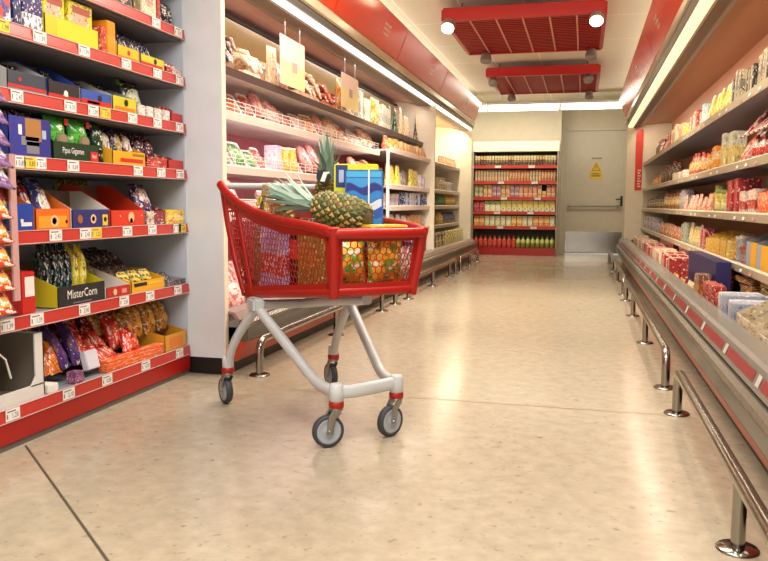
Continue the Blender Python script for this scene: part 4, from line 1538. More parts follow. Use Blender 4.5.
# ---- level 1, cut by the top of the photograph
s_box(1, 118, 133, .24, pm('#3a2f5c', '#6a3f66', '#b5a03a', 'blob'), 'dark purple box standing on the top snack shelf', .08)
s_box(1, 133.5, 141, .24, pm('#6b5a2c', '#8a7436', '#4b3d20', 'band'), 'narrow olive box on the top snack shelf', .08)
s_box(1, 141.5, 157, .22, pm('#d8c0a2', '#b58a6a', '#e6d8c4', 'blob', .35, 9.), 'beige printed box on the top snack shelf', .08)
s_box(1, 157.5, 161, .22, pm('#a83a30', '#b8463a', '#7c2620', 'band'), 'narrow red box on the top snack shelf', .08)
snack_item(1, lambda w: g_bag(w, .13, .09, pm('#1b1a1c', '#2c2a2d', '#c9c5bf', 'band', .25, 9., .6), None, 2), 162, 187, .13, .09, 'black bag with white lettering at the end of the top snack shelf', 'bag', 'snack_bag', lean=.2)
s_box(1, 85, 117, .26, pm('#c9b8a0', '#a8462f', '#5a4a3a', 'low'), 'tall box at the lit middle of the top snack shelf', .1)
# ---- level 2
s_box(2, -8, 13.5, .20, pm('#d7dadf', '#30508f', '#d5442c', 'blob', .3, 5., .5), 'white box with blue and red print on the second snack shelf', .09)
s_box(2, 14.5, 23.5, .26, pm('#1f2f5c', '#27407c', '#16203f', 'band'), 'slim navy box on the second snack shelf', .09)
s_box(2, 24.5, 45, .26, pm('#39306e', '#e0dcdf', '#27265a', 'low', .3, 10., .55), 'purple box with a white mountain print', .09)
s_tray(2, 45.5, 99.5, .085, .12, mat('acid_yellow_card', '#c8bf22', .4), 'long acid yellow display tray on the second snack shelf', .13, deco=stripe(.06, .94, mat('acid_yellow_card2', '#d6cc25', .4), -.3, .47))
for k, (a, c, lb) in enumerate(((47.5, 70, 'nearer'), (72, 97, 'farther'))):
    s_box(2, a, c, .245, pm('#cfc728', '#c9a98a', '#b0402c', 'blob', .35, 9., .62), lb + ' yellow box with a nut picture in the acid yellow tray', .09, .015, .006,
          deco=stripe(.74, .9, mat('rusty_print', '#a5482e', .5), -.32, .38))
s_box(2, 101, 107, .115, pm('#c0392a', '#d8563a', '#8a241c', 'band'), 'slim red box beside the orange box on the second snack shelf', .09)
s_box(2, 107.5, 116.5, .15, pm('#e08a1c', '#e8962a', '#d27a18', 'band', .35, 5., .68), 'upright orange box on the second snack shelf', .09)
s_tray(2, 117.5, 139.5, .06, .11, mat('warm_yellow_card', '#e3b726', .4), 'yellow display tray with red brush stroke on the second snack shelf', .18, deco=both(stripe(0, .28, ORG_), dot(.0, .6, .012, RED_)))
s_bags(2, 119, 139, 4, .14, .05, [pm('#2a2422', '#4a3a34', '#8a7a6a', 'stripe', .2, 9.)], 'dark pack standing in the yellow tray with the red stroke', 2, .03, .01, .3)
s_tray(2, 140.5, 164.5, .055, .10, mat('lime_yellow_card', '#c6c02a', .4), 'yellow tray with a black dot on the second snack shelf', .18, GRY_, deco=both(stripe(.05, .4, RED_, -.5, .42), dot(.1, .66, .013, BLK_)))
s_bags(2, 141, 162, 4, .13, .05, [pm('#24222a', '#4a3b30', '#6a6a8a', 'stripe', .2, 9.)], 'dark pack standing in the second-shelf tray with a black dot', 2, .03, .01, .35)
s_tray(2, 165.5, 187, .035, .06, pm('#d9c7c0', '#b5382f', '#8a2a24', 'side', .4, 9.), 'low white and red tray at the end of the second snack shelf', .16)
s_bags(2, 167, 186, 4, .06, .04, [pm('#c0524a', '#e0d2c8', '#5a4a44', 'band', .3)], 'small red and white pack in the low end tray', 1, .02, .006, .3)
# ---- level 3
s_tray(3, 8, 47.5, .075, .14, mat('slate_card', '#39404c', .4), 'slate grey display tray with red line on the third snack shelf', .2, GRY_, deco=both(stripe(.18, .34, RED_), stripe(.0, .16, mat('print_silver', '#7f828a', .4)), dot(-.2, .62, .008, RED_)))
s_bags(3, 10, 45, 4, .11, .05, [pm('#23222a', '#3a3a44', '#6a6a78', 'blob', .2)], 'dark pack inside the slate grey tray', 1, .06, .006, .35)
s_tray(3, 48.5, 80, .07, .15, mat('black_card', '#232226', .4), 'black display tray with red foot and blue back', .2, BLU_, deco=both(stripe(0, .3, RED_), dot(.05, .42, .013, WHT_), stripe(.22, .34, WHT_, -.03, .13)))
s_bags(3, 50, 78, 3, .12, .05, [pm('#2c3a2a', '#1c2230', '#6a7a4a', 'blob', .2)], 'dark green pack inside the black tray with blue back', 1, .08, .006, .3)
s_tray(3, 81, 111.5, .065, .13, mat('royal_card', '#2f55a8', .4), 'blue display tray with red stripe on the third snack shelf', .2, GRY_, deco=both(stripe(.1, .42, RED_), dot(.12, .62, .014, BLK_), stripe(.18, .34, WHT_, -.3, .1)))
s_bags(3, 84, 110, 3, .11, .05, [pm('#3c3a2c', '#5a4a30', '#2c3448', 'blob', .2)], 'brownish pack inside the blue tray with red stripe', 1, .09, .006, .3)
s_tray(3, 112.5, 137, .07, .12, mat('lime_yellow_card', '#c6c02a', .4), 'yellow tray with black dot and orange stripe on the third snack shelf', .2, GRY_, deco=both(stripe(.15, .36, ORG_, -.42, .42), dot(.05, .66, .016, BLK_)))
s_bags(3, 113, 135, 3, .13, .05, [pm('#232a44', '#2e3a5c', '#6a7a9a', 'blob', .2)], 'navy pack behind the yellow tray with black dot and orange stripe', 1, .10, .006, .3)
s_bags(3, 137.5, 160, 1, .19, .07, [pm('#2a2f2c', '#c9cfba', '#5a8a4a', 'blob', .22, 6., .58)], 'single dark bag with white and green print on the third snack shelf', 1, .05, .006, .2)
for k in range(4):
    s_box(3, 138 + 8.2 * k, 145.5 + 8.2 * k, .055, pm('#e0ddd6', '#d2cdc5', '#8a6a50', 'side', .4), ['first', 'second', 'third', 'fourth'][k] + ' small white box in front of the dark green-printed bag', .04)
s_tray(3, 170.8, 187.5, .05, .06, mat('scarlet_card', '#bf2420', .35), 'scarlet tray at the end of the third snack shelf', .16)
s_bags(3, 171.5, 187, 3, .075, .05, [pm('#b8221e', '#8f1a1a', '#d8564a', 'blob', .22)], 'small red bag in the scarlet end tray', 1, .03, .006, .3)
# ---- level 4
s_box(4, 8, 22, .225, pm('#2c2a78', '#34328a', '#3b3a96', 'side', .4, 5., .7), 'tall indigo box at the near end of the fourth snack shelf', .05, .13)
s_tray(4, 9, 52, .15, .165, pm('#2b2f80', '#31368c', '#2b2f80', 'side', .4, 5., .75), 'indigo display tray with golden snack picture', .12,
       deco=both(stripe(.42, .98, mat('golden_print', '#a8743a', .5), -.12, .26), stripe(.30, .52, mat('print_silver', '#7f828a', .4), -.22, .2), stripe(.1, .4, mat('grey_picture', '#7a7880', .5), -.1, .2), stripe(.55, .8, WHT_, -.28, -.2), stripe(.5, .72, mat('print_paleblue', '#a8b4cc', .5), .28, .38)))
s_bags(4, 14, 50, 2, .19, .06, [pm('#34357a', '#5a4a8a', '#c9a23a', 'blob', .2)], 'violet bag standing in the indigo display tray', 1, .03, .03, .1)
DGRN = mat('bottle_green_card', '#12341f', .4)


def giant(b, w, h, d):
    b.text('Pipas Gigantes', .034, WHT_, Matrix.Translation((-.08 * w, -d / 2 - .0012, h * .55)) @ TFRONT, sx=.72)
    b.box((w * .30, -d / 2 - .002, h * .08), (w * .47, -d / 2, h * .62), RED_)
    b.text('8en1', .024, WHT_, Matrix.Translation((.385 * w, -d / 2 - .0026, h * .36)) @ TFRONT, sx=.7)


s_tray(4, 53, 99.5, .075, .17, DGRN, 'dark green sunflower seed display box with white lettering', .16, deco=giant)
s_box(4, 24, 52.5, .235, mat('bottle_green_card', '#12341f', .4), 'dark green carton back beside the seed display box', .05, .20)
GB = pm('#3f9a35', '#57b545', '#2f7a2c', 'band', .2, 4., .62)


def gbag(w, h, d, m, m2=None, seed=1):
    b = g_bag(w, h, d, m, None, seed)
    b.disc((0, -d * .56, h * .42), w * .3, mat('seed_picture', '#6f6a4a', .5), 16, h * .16)
    b.disc((w * .05, -d * .57, h * .43), w * .2, mat('seed_picture2', '#8b7a5c', .5), 12, h * .11)
    b.box((w * .25, -d * .45, h * .78), (w * .42, -d * .40, h * .95), RED_)
    return b


s_bags(4, 54, 98, 2, .215, .07, [GB], ['nearer bright green seed bag in the dark green display box', 'farther bright green seed bag in the dark green display box'], 1, .012, .012, .03, kind=gbag, jit=.02, roll=.01)
s_bags(4, 100, 112, 1, .20, .06, [pm('#17301f', '#24482c', '#0f2016', 'blob', .2)], 'dark green bag beside the bright green seed bags', 1, .01, .004, .1)
s_tray(4, 112.5, 145.5, .065, .12, mat('amber_card', '#e3a623', .4), 'amber display tray with red lettering band on the fourth snack shelf', .2, deco=both(stripe(.25, .52, RED_, -.28, .42), stripe(.72, .9, mat('dark_gold', '#8f6a20', .5), .1, .46)))
s_bags(4, 113, 145, 3, .15, .06, [pm('#3a2f30', '#d9cdbc', '#6a3a30', 'blob', .22, 6.), pm('#2c2f48', '#a8924c', '#d8c9c4', 'blob', .22, 6.)], 'dark mixed snack bag in the amber tray', 2, .03, .012, .25)
s_box(4, 136, 147, .12, pm('#8f1f1f', '#a52a28', '#5c1414', 'band'), 'dark red box behind the amber tray', .04, .22, .07)
s_tray(4, 146.5, 167.5, .055, .10, pm('#a8221f', '#8f2a28', '#d0543a', 'band', .35, 8.), 'red display tray with dark bags on the fourth snack shelf', .2)
s_bags(4, 147, 166, 2, .15, .07, [pm('#3a1f36', '#5c2230', '#2a1830', 'blob', .22)], 'dark plum bag in the red display tray', 1, .03, .012, .3)
s_tray(4, 168, 187, .05, .06, mat('scarlet_card', '#bf2420', .35), 'scarlet tray at the end of the fourth snack shelf', .16)
s_bags(4, 169, 186, 3, .06, .045, [pm('#7a1c1c', '#a82a24', '#2c1a1c', 'blob', .22)], 'small dark red bag in the fourth-shelf end tray', 1, .03, .004, .35)
# ---- level 5
ORT = mat('orange_card', '#dc6a1e', .4)
s_box(5, 14.5, 34.5, .105, mat('cobalt_card', '#23429a', .4), 'cobalt blue box end beside the orange tray', .04, deco=both(stripe(.18, .32, WHT_, -.2, .36), stripe(.3, .44, WHT_, -.22, -.08)))
s_tray(5, 35, 70.5, .085, .17, ORT, 'orange display tray with yellow burst on the fifth snack shelf', .2, deco=both(stripe(.1, .66, mat('print_amber', '#e59a2c', .4), -.42, .40), dot(.02, .42, .024, mat('print_peach', '#e6b98a', .4)), dot(.02, .42, .014, mat('print_brown', '#a5602c', .4)), dot(.38, .38, .008, BLK_)))
RWB = [pm('#9a1f20', '#d9d2b8', '#3a2a24', 'low', .2, 6., .55)]
s_bags(5, 15, 34, 1, .21, .06, RWB, 'red bag with white lower half leaning behind the cobalt box end', 2, .06, .02, .4)
s_bags(5, 36.5, 52, 1, .21, .06, RWB, 'red bag with white lower half leaning in the orange tray', 2, .03, .02, .4)
s_bags(5, 53, 69.3, 1, .20, .06, [pm('#2d4a9c', '#d9d6c6', '#8a5a6a', 'blob', .2, 6., .55)], 'blue and white bag leaning beside the red bags', 2, .03, .02, .4)
s_tray(5, 71.5, 109.5, .08, .16, mat('indigo_card', '#2c2f6c', .4), 'indigo display tray with round emblems on the fifth snack shelf', .2, WHT_, deco=both(dot(-.3, .5, .018, mat('print_brown', '#a5602c', .4)), dot(.05, .5, .02, mat('print_peach', '#e6b98a', .4)), dot(.05, .5, .011, ORG_), stripe(.12, .72, YEL_, .31, .45), dot(.38, .46, .011, BLK_)))
s_tray(5, 110.5, 145, .075, .19, mat('vermilion_card', '#d23a20', .4), 'vermilion display tray with white badge and brown inside', .26, deco=both(dot(.08, .55, .026, mat('print_peach', '#e6b98a', .4)), dot(.08, .34, .013, YEL_), dot(-.24, .66, .004, WHT_), dot(.4, .66, .004, WHT_)))
s_bags(5, 119, 150, 3, .17, .06, [pm('#a5882c', '#c9c2b8', '#6a4a2c', 'blob', .22, 6.)], 'golden snack bag standing behind the vermilion tray', 1, .30, .06, .1)
s_bags(5, 147, 164.5, 1, .155, .06, [pm('#2a3a78', '#d6cdc8', '#8f3f48', 'blob', .2, 6., .55)], 'blue and white bag leaning beyond the vermilion tray', 1, .02, .055, .5)
s_tray(5, 145.8, 165.5, .07, .12, pm('#8f2a2a', '#c9b8a8', '#5c3a4a', 'side', .4, 8.), 'maroon patterned tray below the leaning blue bags', .2)
s_box(5, 166, 187.5, .075, pm('#e0c030', '#ecd870', '#c9602c', 'band', .4, 6., .6), 'yellow box at the end of the fifth snack shelf', .14)
# ---- level 6
s_box(6, 20.5, 36, .165, mat('scarlet_card', '#bf2420', .35), 'red box with white label beside the yellow corn tray', .12, deco=stripe(.42, .88, WHT_, -.25, .4))
YC_ = mat('corn_yellow_card', '#c9b81f', .4)


def corn(b, w, h, d):
    b.text('MisterCorn', .052, mat('print_ivory', '#e8e4d4', .4), Matrix.Translation((0, -d / 2 - .0014, h * .56)) @ TFRONT, sx=.84)
    b.box((-w * .2, -d / 2 - .001, h * .12), (w * .2, -d / 2, h * .16), mat('print_silver', '#7f828a', .4))


s_tray(6, 57, 105, .085, .17, mat('black_card', '#232226', .4), 'black fronted corn snack tray with ivory lettering and yellow cheeks', .30, YC_, deco=corn)
s_bags(6, 58, 84, 4, .225, .07, [pm('#15171c', '#22262c', '#5a7c7c', 'blob', .2, 8., .57)], 'black snack bag standing in the corn snack tray', 1, .03, .03, .12)
s_bags(6, 84.5, 97, 2, .215, .07, [pm('#d1bd2c', '#e0d45e', '#4c4a1c', 'blob', .2, 8., .57)], 'yellow snack bag beside the black bags in the corn tray', 1, .03, .03, .12)
s_tray(6, 106, 130, .05, .13, mat('brick_card', '#b52822', .4), 'red display tray with white cheeks on the sixth snack shelf', .3, WHT_, deco=both(dot(-.15, .5, .015, mat('print_peach', '#e6b98a', .4)), stripe(.3, .7, mat('print_pink', '#d88a84', .4), .15, .36)))
s_bags(6, 107, 129, 3, .19, .06, [pm('#8c8c44', '#aaa45c', '#5c4c34', 'stripe', .25, 8.)], 'olive snack bag lying back above the red tray', 2, .12, .065, 1.0, .06)
s_tray(6, 131, 165, .055, .10, mat('amber_card', '#e3a623', .4), 'amber display tray with black strokes on the sixth snack shelf', .2, deco=both(stripe(.55, .85, BLK_, -.42, -.05), stripe(.6, .8, YEL_, 0, .4)))
s_bags(6, 132, 163, 3, .09, .05, [pm('#d9b82a', '#2a2620', '#e8d468', 'stripe', .25, 6.)], 'yellow and black pack in the amber sixth-shelf tray', 1, .03, .01, .4)
s_bags(6, 132, 164, 4, .20, .06, [pm('#56465c', '#7c6a4c', '#3c3860', 'stripe', .25, 8.)], 'dark plum snack bag lying behind the amber sixth-shelf tray', 2, .14, .05, .9, .06)
s_tray(6, 166, 187, .03, .045, pm('#3a3c4c', '#5a5a6a', '#8a3a3a', 'side', .4, 8.), 'low dark tray at the end of the sixth snack shelf', .22, mat('clear_card', '#9aa0a8', .3))
s_bags(6, 167, 185, 3, .08, .04, [pm('#2c2c38', '#6a4a4a', '#a8a4a0', 'blob', .25)], 'small dark pack lying in the low end tray', 1, .05, .006, .9)


# ---- level 7: white carton with a dark inside, then a heap of bright bags
def whitebox(w):
    b = MB()
    h, d, t = .255, .30, .006
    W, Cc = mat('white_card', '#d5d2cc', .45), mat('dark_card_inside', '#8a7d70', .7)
    b.box((-w / 2, -d / 2, 0), (w / 2, d / 2, t), W)
    b.box((-w / 2, -d / 2, t), (w / 2, -d / 2 + t, h * .22), W)
    for s_ in (-1, 1):
        b.box((s_ * w / 2 - (t if s_ > 0 else 0), -d / 2, t), (s_ * w / 2 + (t if s_ < 0 else 0), d / 2, h), W)
        x0, x1 = (w / 2 - .05, w / 2) if s_ > 0 else (-w / 2, -w / 2 + .05)
        b.box((x0, -d / 2, h * .2), (x1, -d / 2 + t, h), W)
        b.prism([(x0 if s_ > 0 else x1, h * .20), (x0 - .03 if s_ > 0 else x1 + .03, h * .20), (x0 if s_ > 0 else x1, h * .34)], -d / 2, -d / 2 + t, W)
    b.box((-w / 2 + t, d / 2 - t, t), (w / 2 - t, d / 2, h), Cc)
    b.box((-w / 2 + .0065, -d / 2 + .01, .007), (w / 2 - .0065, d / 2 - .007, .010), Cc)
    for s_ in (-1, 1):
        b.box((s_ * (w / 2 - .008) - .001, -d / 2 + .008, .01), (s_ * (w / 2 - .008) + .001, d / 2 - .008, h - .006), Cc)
    return b


snack_item(7, whitebox, -46, 44, .255, .30, 'large white open carton with dark inside on the lowest snack shelf', 'carton', 'open_carton')
s_bags(7, -36, 14, 3, .17, .05, [pm('#1c1c22', '#2a2c3a', '#b8b6b4', 'stripe', .22, 7., .6)], 'black pack with silver edges leaning inside the white open carton', 1, .035, .012, .35)
b = MB()
pts = [(0, -.05, 0), (0, -.045, .08), (0, -.02, .115), (0, .02, .115), (0, .045, .08), (0, .05, 0)]
b.sweep(pts, .004, .004, WHT_, 8, up=(1, 0, 0))
o = part('white_strap', b, None)
o.location = (SX - .045, sy(7, 8), SZ[7] + .085)
o.rotation_euler = (.25, 0, 0)
tag(o, 'white strap loop showing inside the white open carton', 'strap')
OB = [pm('#e0721c', '#ec9430', '#3a3a7a', 'blob', .2, 6., .6), pm('#d8601a', '#e88a2c', '#2a3a6a', 'stripe', .2, 6., .62)]
PB = [pm('#4a2a6a', '#5f3a80', '#8a6a3c', 'blob', .2, 5., .62)]
RB = [pm('#c22a1e', '#d8452c', '#e8d8c8', 'blob', .2, 6., .6), pm('#b02018', '#dc5a34', '#6a1a14', 'band', .2, 6., .6)]
GBG = [pm('#c98a2a', '#dca23c', '#8a3a24', 'blob', .2, 6., .58)]
s_box(7, 46, 58, .035, WHT_, 'low white box under the orange bags on the lowest snack shelf', .08)
s_bags(7, 45, 76, 2, .22, .07, OB, 'orange bag with blue print in front, beside the white open carton', 2, .03, .05, .45, .085, jit=.22, roll=.3)
s_bags(7, 46, 72, 2, .15, .08, OB, 'orange bag lying low beside the white open carton', 1, .01, .05, .9, jit=.3, roll=.3)
s_bags(7, 73, 96, 2, .20, .06, PB, 'purple bag leaning beyond the orange bags', 2, .03, .055, .4, .08, jit=.2, roll=.3)
s_box(7, 75, 84, .05, pm('#7a3a6a', '#9a5a80', '#5a2a5a', 'band'), 'small purple box under the purple bags', .05)
s_box(7, 92, 105, .085, mat('lilac_white_card', '#cfccd6', .45), 'small white carton among the red bags on the lowest snack shelf', .03, .02, .03, 0, .25)
s_bags(7, 92, 130, 3, .18, .06, RB, 'red snack bag in the heap on the lowest snack shelf', 3, .06, .04, .5, .085, jit=.25, roll=.35)
s_bags(7, 106, 150, 4, .13, .05, RB, 'small red snack bag lying at the front of the lowest shelf', 1, .01, .04, .8, jit=.4, roll=.4)
s_box(7, 107, 164, .055, pm('#e0561e', '#e87a30', '#c9401c', 'stripe', .35, 9.), 'long orange printed carton along the front of the lowest shelf', .05)
s_bags(7, 128, 152, 2, .18, .08, [RB[0], GBG[0]], 'red and gold snack bag before the amber tray', 2, .05, .06, .4, .08)
s_tray(7, 165, 188, .085, .12, mat('amber_card2', '#dc9a2c', .4), 'amber tray with orange front at the end of the lowest shelf', .22, deco=stripe(.2, .8, ORG_, -.3, .3))
s_bags(7, 150, 187, 3, .20, .08, GBG, 'golden snack bag at the end of the lowest snack shelf', 2, .06, .085, .3, .08)
s_bags(7, 95, 160, 5, .20, .08, [pm('#8a4a24', '#b5702c', '#5a2c1c', 'blob', .25)], 'brownish snack bag at the back of the lowest snack shelf', 1, .30, .09, .2)

# ---- hanging strip of small bags in front of the near end
b = MB()
b.box((-.004, -.016, -.36), (.004, .016, .17), mat('pink_clear_plastic', '#c49a94', .25))
for k in range(8):
    b.box((-.006, -.006, -.33 + .06 * k), (-.003, .006, -.325 + .06 * k), GREYM)
o = part('hanging_clip_strip', b, None)
o.location = (SX + .05, y_at(14, SX + .05, 230), .92)
o.rotation_euler = (0, .0, 0)
tag(o, 'pinkish plastic clip strip hanging before the near end of the snack shelves', 'clip strip')
WPB = pm('#d6d2dc', '#8a6aa0', '#5a3a4a', 'low', .2, 6., .58)
RPB = pm('#c94a20', '#e0a040', '#e8e0d8', 'band', .2, 5., .58)
cy = y_at(2, SX + .06, 150)
for k in range(5):
    nd = _bagnode(g_bag, .15, .115, .032, WPB, k % 3, 'hanging_snack_bag')
    place(nd, (SX + .085, cy - .02 * (4 - k) / 4 - .035, 1.27 - .075 * k), (-.6, .1, LROT + .1), ['topmost', 'second', 'third', 'fourth', 'lowest'][k] + ' white and purple bag hanging at the near edge of the snack shelves', 'bag')
for k in range(5):
    nd = _bagnode(g_bag, .15, .115, .03, RPB, k % 3, 'hanging_snack_bag')
    place(nd, (SX + .07, cy - .045, .86 - .085 * k), (-.5, 0, LROT), ['topmost', 'second', 'third', 'fourth', 'lowest'][k] + ' orange and red bag hanging at the near edge of the snack shelves', 'bag')

# ================================================================ THE TROLLEY
CO = Vector((-1.388, 3.48, 0))
CYAW = math.radians(-47.21)
CE, CN = Vector((math.cos(CYAW), math.sin(CYAW), 0)), Vector((-math.sin(CYAW), math.cos(CYAW), 0))


def CW(s, t, z):
    return CO + CE * s + CN * t + Vector((0, 0, z))


def CL(p):
    d = Vector(p) - CO
    return Vector((d.dot(CE), d.dot(CN), d.z))


CRED = mat('red_trolley_plastic', '#a8140b', .36)
CRED2 = mat('dark_red_trolley_plastic', '#8f110b', .4)
CWHT = mat('white_trolley_frame', '#c6cacb', .36)
CGRY = mat('grey_handle_grip', '#b3b6b0', .4)
cart = empty('shopping_trolley', CO, CYAW, 'red plastic shopping trolley with white frame standing on the aisle floor', 'shopping cart')


def zb(s):
    return .505 + (.59 - .505) * (s - .165) / .797


def TT(s, z):
    return .205 - .04 * (s - .165) / .8 + (z - zb(s)) * .1


RIMPTS = [(-.04, 1.02), (0., .992), (.06, .966), (.156, .932), (.325, .896), (.559, .866), (.787, .853), (.936, .841), (1.005, .831)]


def zr(s):
    for (a, za), (b_, z2) in zip(RIMPTS, RIMPTS[1:]):
        if s <= b_:
            return za + (z2 - za) * (s - a) / (b_ - a)
    return RIMPTS[-1][1]


def inpoly(x, y, P):
    c = False
    for i in range(len(P)):
        (x0, y0), (x1, y1) = P[i - 1], P[i]
        if (y0 > y) != (y1 > y) and x < (x1 - x0) * (y - y0) / (y1 - y0) + x0:
            c = not c
    return c


def lattice(b, poly, mp, m, pitch=.0275, hole=.0142, t=.0025):
    """a perforated plate: hexagonal cells whose centres fall inside poly; mp maps (x, z, depth) to a point"""
    Rr = pitch / math.sqrt(3)
    x0, x1 = min(p[0] for p in poly), max(p[0] for p in poly)
    z0, z1 = min(p[1] for p in poly), max(p[1] for p in poly)
    for j in range(int((z1 - z0) / (1.5 * Rr)) + 2):
        for i in range(int((x1 - x0) / pitch) + 2):
            cx, cz = x0 + pitch * (i + .5 * (j % 2)), z0 + 1.5 * Rr * j
            if not inpoly(cx, cz, poly):
                continue
            vs, fs = [], []
            for dep in (0, t):
                for rad in (Rr * 1.01, hole):
                    for k in range(6):
                        a = PI / 6 + PI / 3 * k
                        vs.append(mp(cx + rad * math.cos(a), cz + rad * math.sin(a), dep))
            for k in range(6):
                q = (k + 1) % 6
                fs += [(k, q, 6 + q, 6 + k), (12 + k, 12 + q, 18 + q, 18 + k), (6 + k, 6 + q, 18 + q, 18 + k)]
            b.add(vs, fs, m)


def plate(b, pts, mp, m, d0, d1):
    """solid band through (x, zlow, zhigh) stations, from depth d0 to d1"""
    n = len(pts)
    vs = []
    for x, a, c in pts:
        xa, xc = x if isinstance(x, tuple) else (x, x)
        vs += [mp(xa, a, d0), mp(xc, c, d0), mp(xa, a, d1), mp(xc, c, d1)]
    fs = []
    for i in range(n - 1):
        o, p = i * 4, i * 4 + 4
        fs += [(o, o + 1, p + 1, p), (o + 2, p + 2, p + 3, o + 3), (o, p, p + 2, o + 2), (o + 1, o + 3, p + 3, p + 1)]
    fs += [(0, 2, 3, 1), ((n - 1) * 4, (n - 1) * 4 + 1, (n - 1) * 4 + 3, (n - 1) * 4 + 2)]
    b.add(vs, fs, m)


SS = [.10, .2, .3, .45, .6, .75, .9, .975]
# basket body: floor and corner posts
b = MB()
vs = []
for s in SS:
    for sg in (-1, 1):
        for dz in (0, .006):
            vs.append((s, sg * TT(s, zb(s)), zb(s) + dz))
fs = []
for i in range(len(SS) - 1):
    o, p = i * 4, i * 4 + 4
    fs += [(o, p, p + 2, o + 2), (o + 1, o + 3, p + 3, p + 1), (o, o + 1, p + 1, p), (o + 2, p + 2, p + 3, o + 3)]
b.add(vs, fs, CRED2)
for sg in (-1, 1):
    b.sweep([(.955, sg * (TT(.955, .585) - .004), .583), (.972, sg * (TT(.972, .66) - .004), .66), (.99, sg * (TT(.99, .75) - .004), .75), (1.002, sg * (TT(1.0, .83) - .004), .835)], .019, .019, CRED, 12, up=(1, 0, 0))
    b.sweep([(s, sg * (TT(s, zb(s)) - .002), zb(s) + .012) for s in SS[1:]] , .012, .018, CRED, 8)
b.sweep([(.963, -.165, .603), (.968, -.08, .602), (.969, 0, .602), (.968, .08, .602), (.963, .165, .603)], .012, .018, CRED, 8)
basket = part('basket', b, cart, 'red basket body')
# rim, one loop that rises to the two handle ends
b = MB()
near = [(s, -TT(s, z) - .002, z - .014) for s, z in RIMPTS]
front = [(1.018, -.165, .815), (1.024, -.08, .814), (1.025, 0, .814), (1.024, .08, .814), (1.018, .165, .815)]
far = [(s, TT(s, z) + .002, z - .014) for s, z in RIMPTS][::-1]
path = near + front + far
rx = [.019, .018, .016] + [.012] * (len(path) - 6) + [.016, .018, .019]
ry = [.02, .021, .021] + [.019] * (len(path) - 6) + [.021, .021, .02]
b.sweep(path, rx, ry, CRED, 10)
part('rim', b, basket)
part('handle', MB().sweep([(-.03, -.262, .997), (-.03, 0, .999), (-.03, .262, .997)], .0145, .0145, CGRY, 12), basket, 'grey handle bar')
for sg in (-1, 1):
    b = MB()
    mp = lambda x, z, d, sg=sg: (x, sg * (TT(x, z) + .002 - d), z)
    lattice(b, [(.20, .55), (.945, .612), (.968, .80), (.787, .822), (.559, .835), (.325, .863), (.17, .90)], mp, CRED)
    lattice(b, [(.075, .60), (.125, .56), (.12, .90), (.04, .93)], mp, CRED, .024, .0095)
    # bands: under the rim, along the bottom, two rear bars, front edge
    plate(b, [(s, zr(s) - .062 + .012 * (s > .7), zr(s) - .01) for s in (.06, .156, .25, .325, .45, .559, .68, .787, .9, .975)], mp, CRED, -.002, .005)
    plate(b, [(s, zb(s) - .004, zb(s) + .047) for s in (.13, .25, .4, .6, .8, .962)], mp, CRED, -.002, .005)
    plate(b, [((.92, .945), .60, .83), ((.96, .985), .60, .83)], mp, CRED, -.002, .005)
    b.sweep([(-.03, sg * TT(-.03, 1.0), 1.0), (-.012, sg * TT(-.012, .82), .82), (.03, sg * TT(.03, .66), .66), (.10, sg * TT(.10, .51), .51)], [.026, .02, .018, .018], .012, CRED, 10, up=(0, 1, 0))
    b.sweep([(.10, sg * TT(.10, .95), .95), (.135, sg * TT(.135, .82), .82), (.165, sg * TT(.165, .66), .66), (.195, sg * TT(.195, .515), .515)], [.02, .018, .018, .02], .010, CRED, 10, up=(0, 1, 0))
    plate(b, [(-.02, .93, 1.0), (.03, .90, .98), (.12, .87, .95)], mp, CRED, -.001, .005)
    plate(b, [(.07, .50, .56), (.2, .50, .56)], mp, CRED, -.001, .005)
    part('side_panel', b, basket)


def mpf(x, z, d):
    return (.966 + (z - .60) * .155 - d + .006 * (1 - (x / .19) ** 2), x * (.88 + (z - .60) * .5), z)


b = MB()
lattice(b, [(-.155, .632), (.155, .632), (.160, .795), (-.160, .795)], mpf, CRED)
plate(b, [(x, .585, .634) for x in (-.18, -.09, 0, .09, .18)], mpf, CRED, -.002, .005)
plate(b, [(x, .785, .835) for x in (-.178, -.09, 0, .09, .178)], mpf, CRED, -.002, .005)
for sg in (-1, 1):
    plate(b, [(sg * .152, .60, .82), (sg * .186, .60, .82)], mpf, CRED, -.002, .005)
part('front_panel', b, basket)


def mpr(x, z, d):
    s = .115 - (z - .50) * .27 + d
    return (s, x * (1 + (z - .5) * .2), z)


b = MB()
lattice(b, [(-.185, .545), (.185, .545), (.195, .86), (-.195, .86)], mpr, CRED2)
plate(b, [(-.2, .50, .555), (.2, .50, .555)], mpr, CRED2, -.002, .006)
plate(b, [(-.2, .85, .90), (.2, .85, .90)], mpr, CRED2, -.002, .006)
for sg in (-1, 1):
    plate(b, [(sg * .18, .50, .90), (sg * .205, .50, .90)], mpr, CRED2, -.002, .006)
part('rear_gate', b, basket)

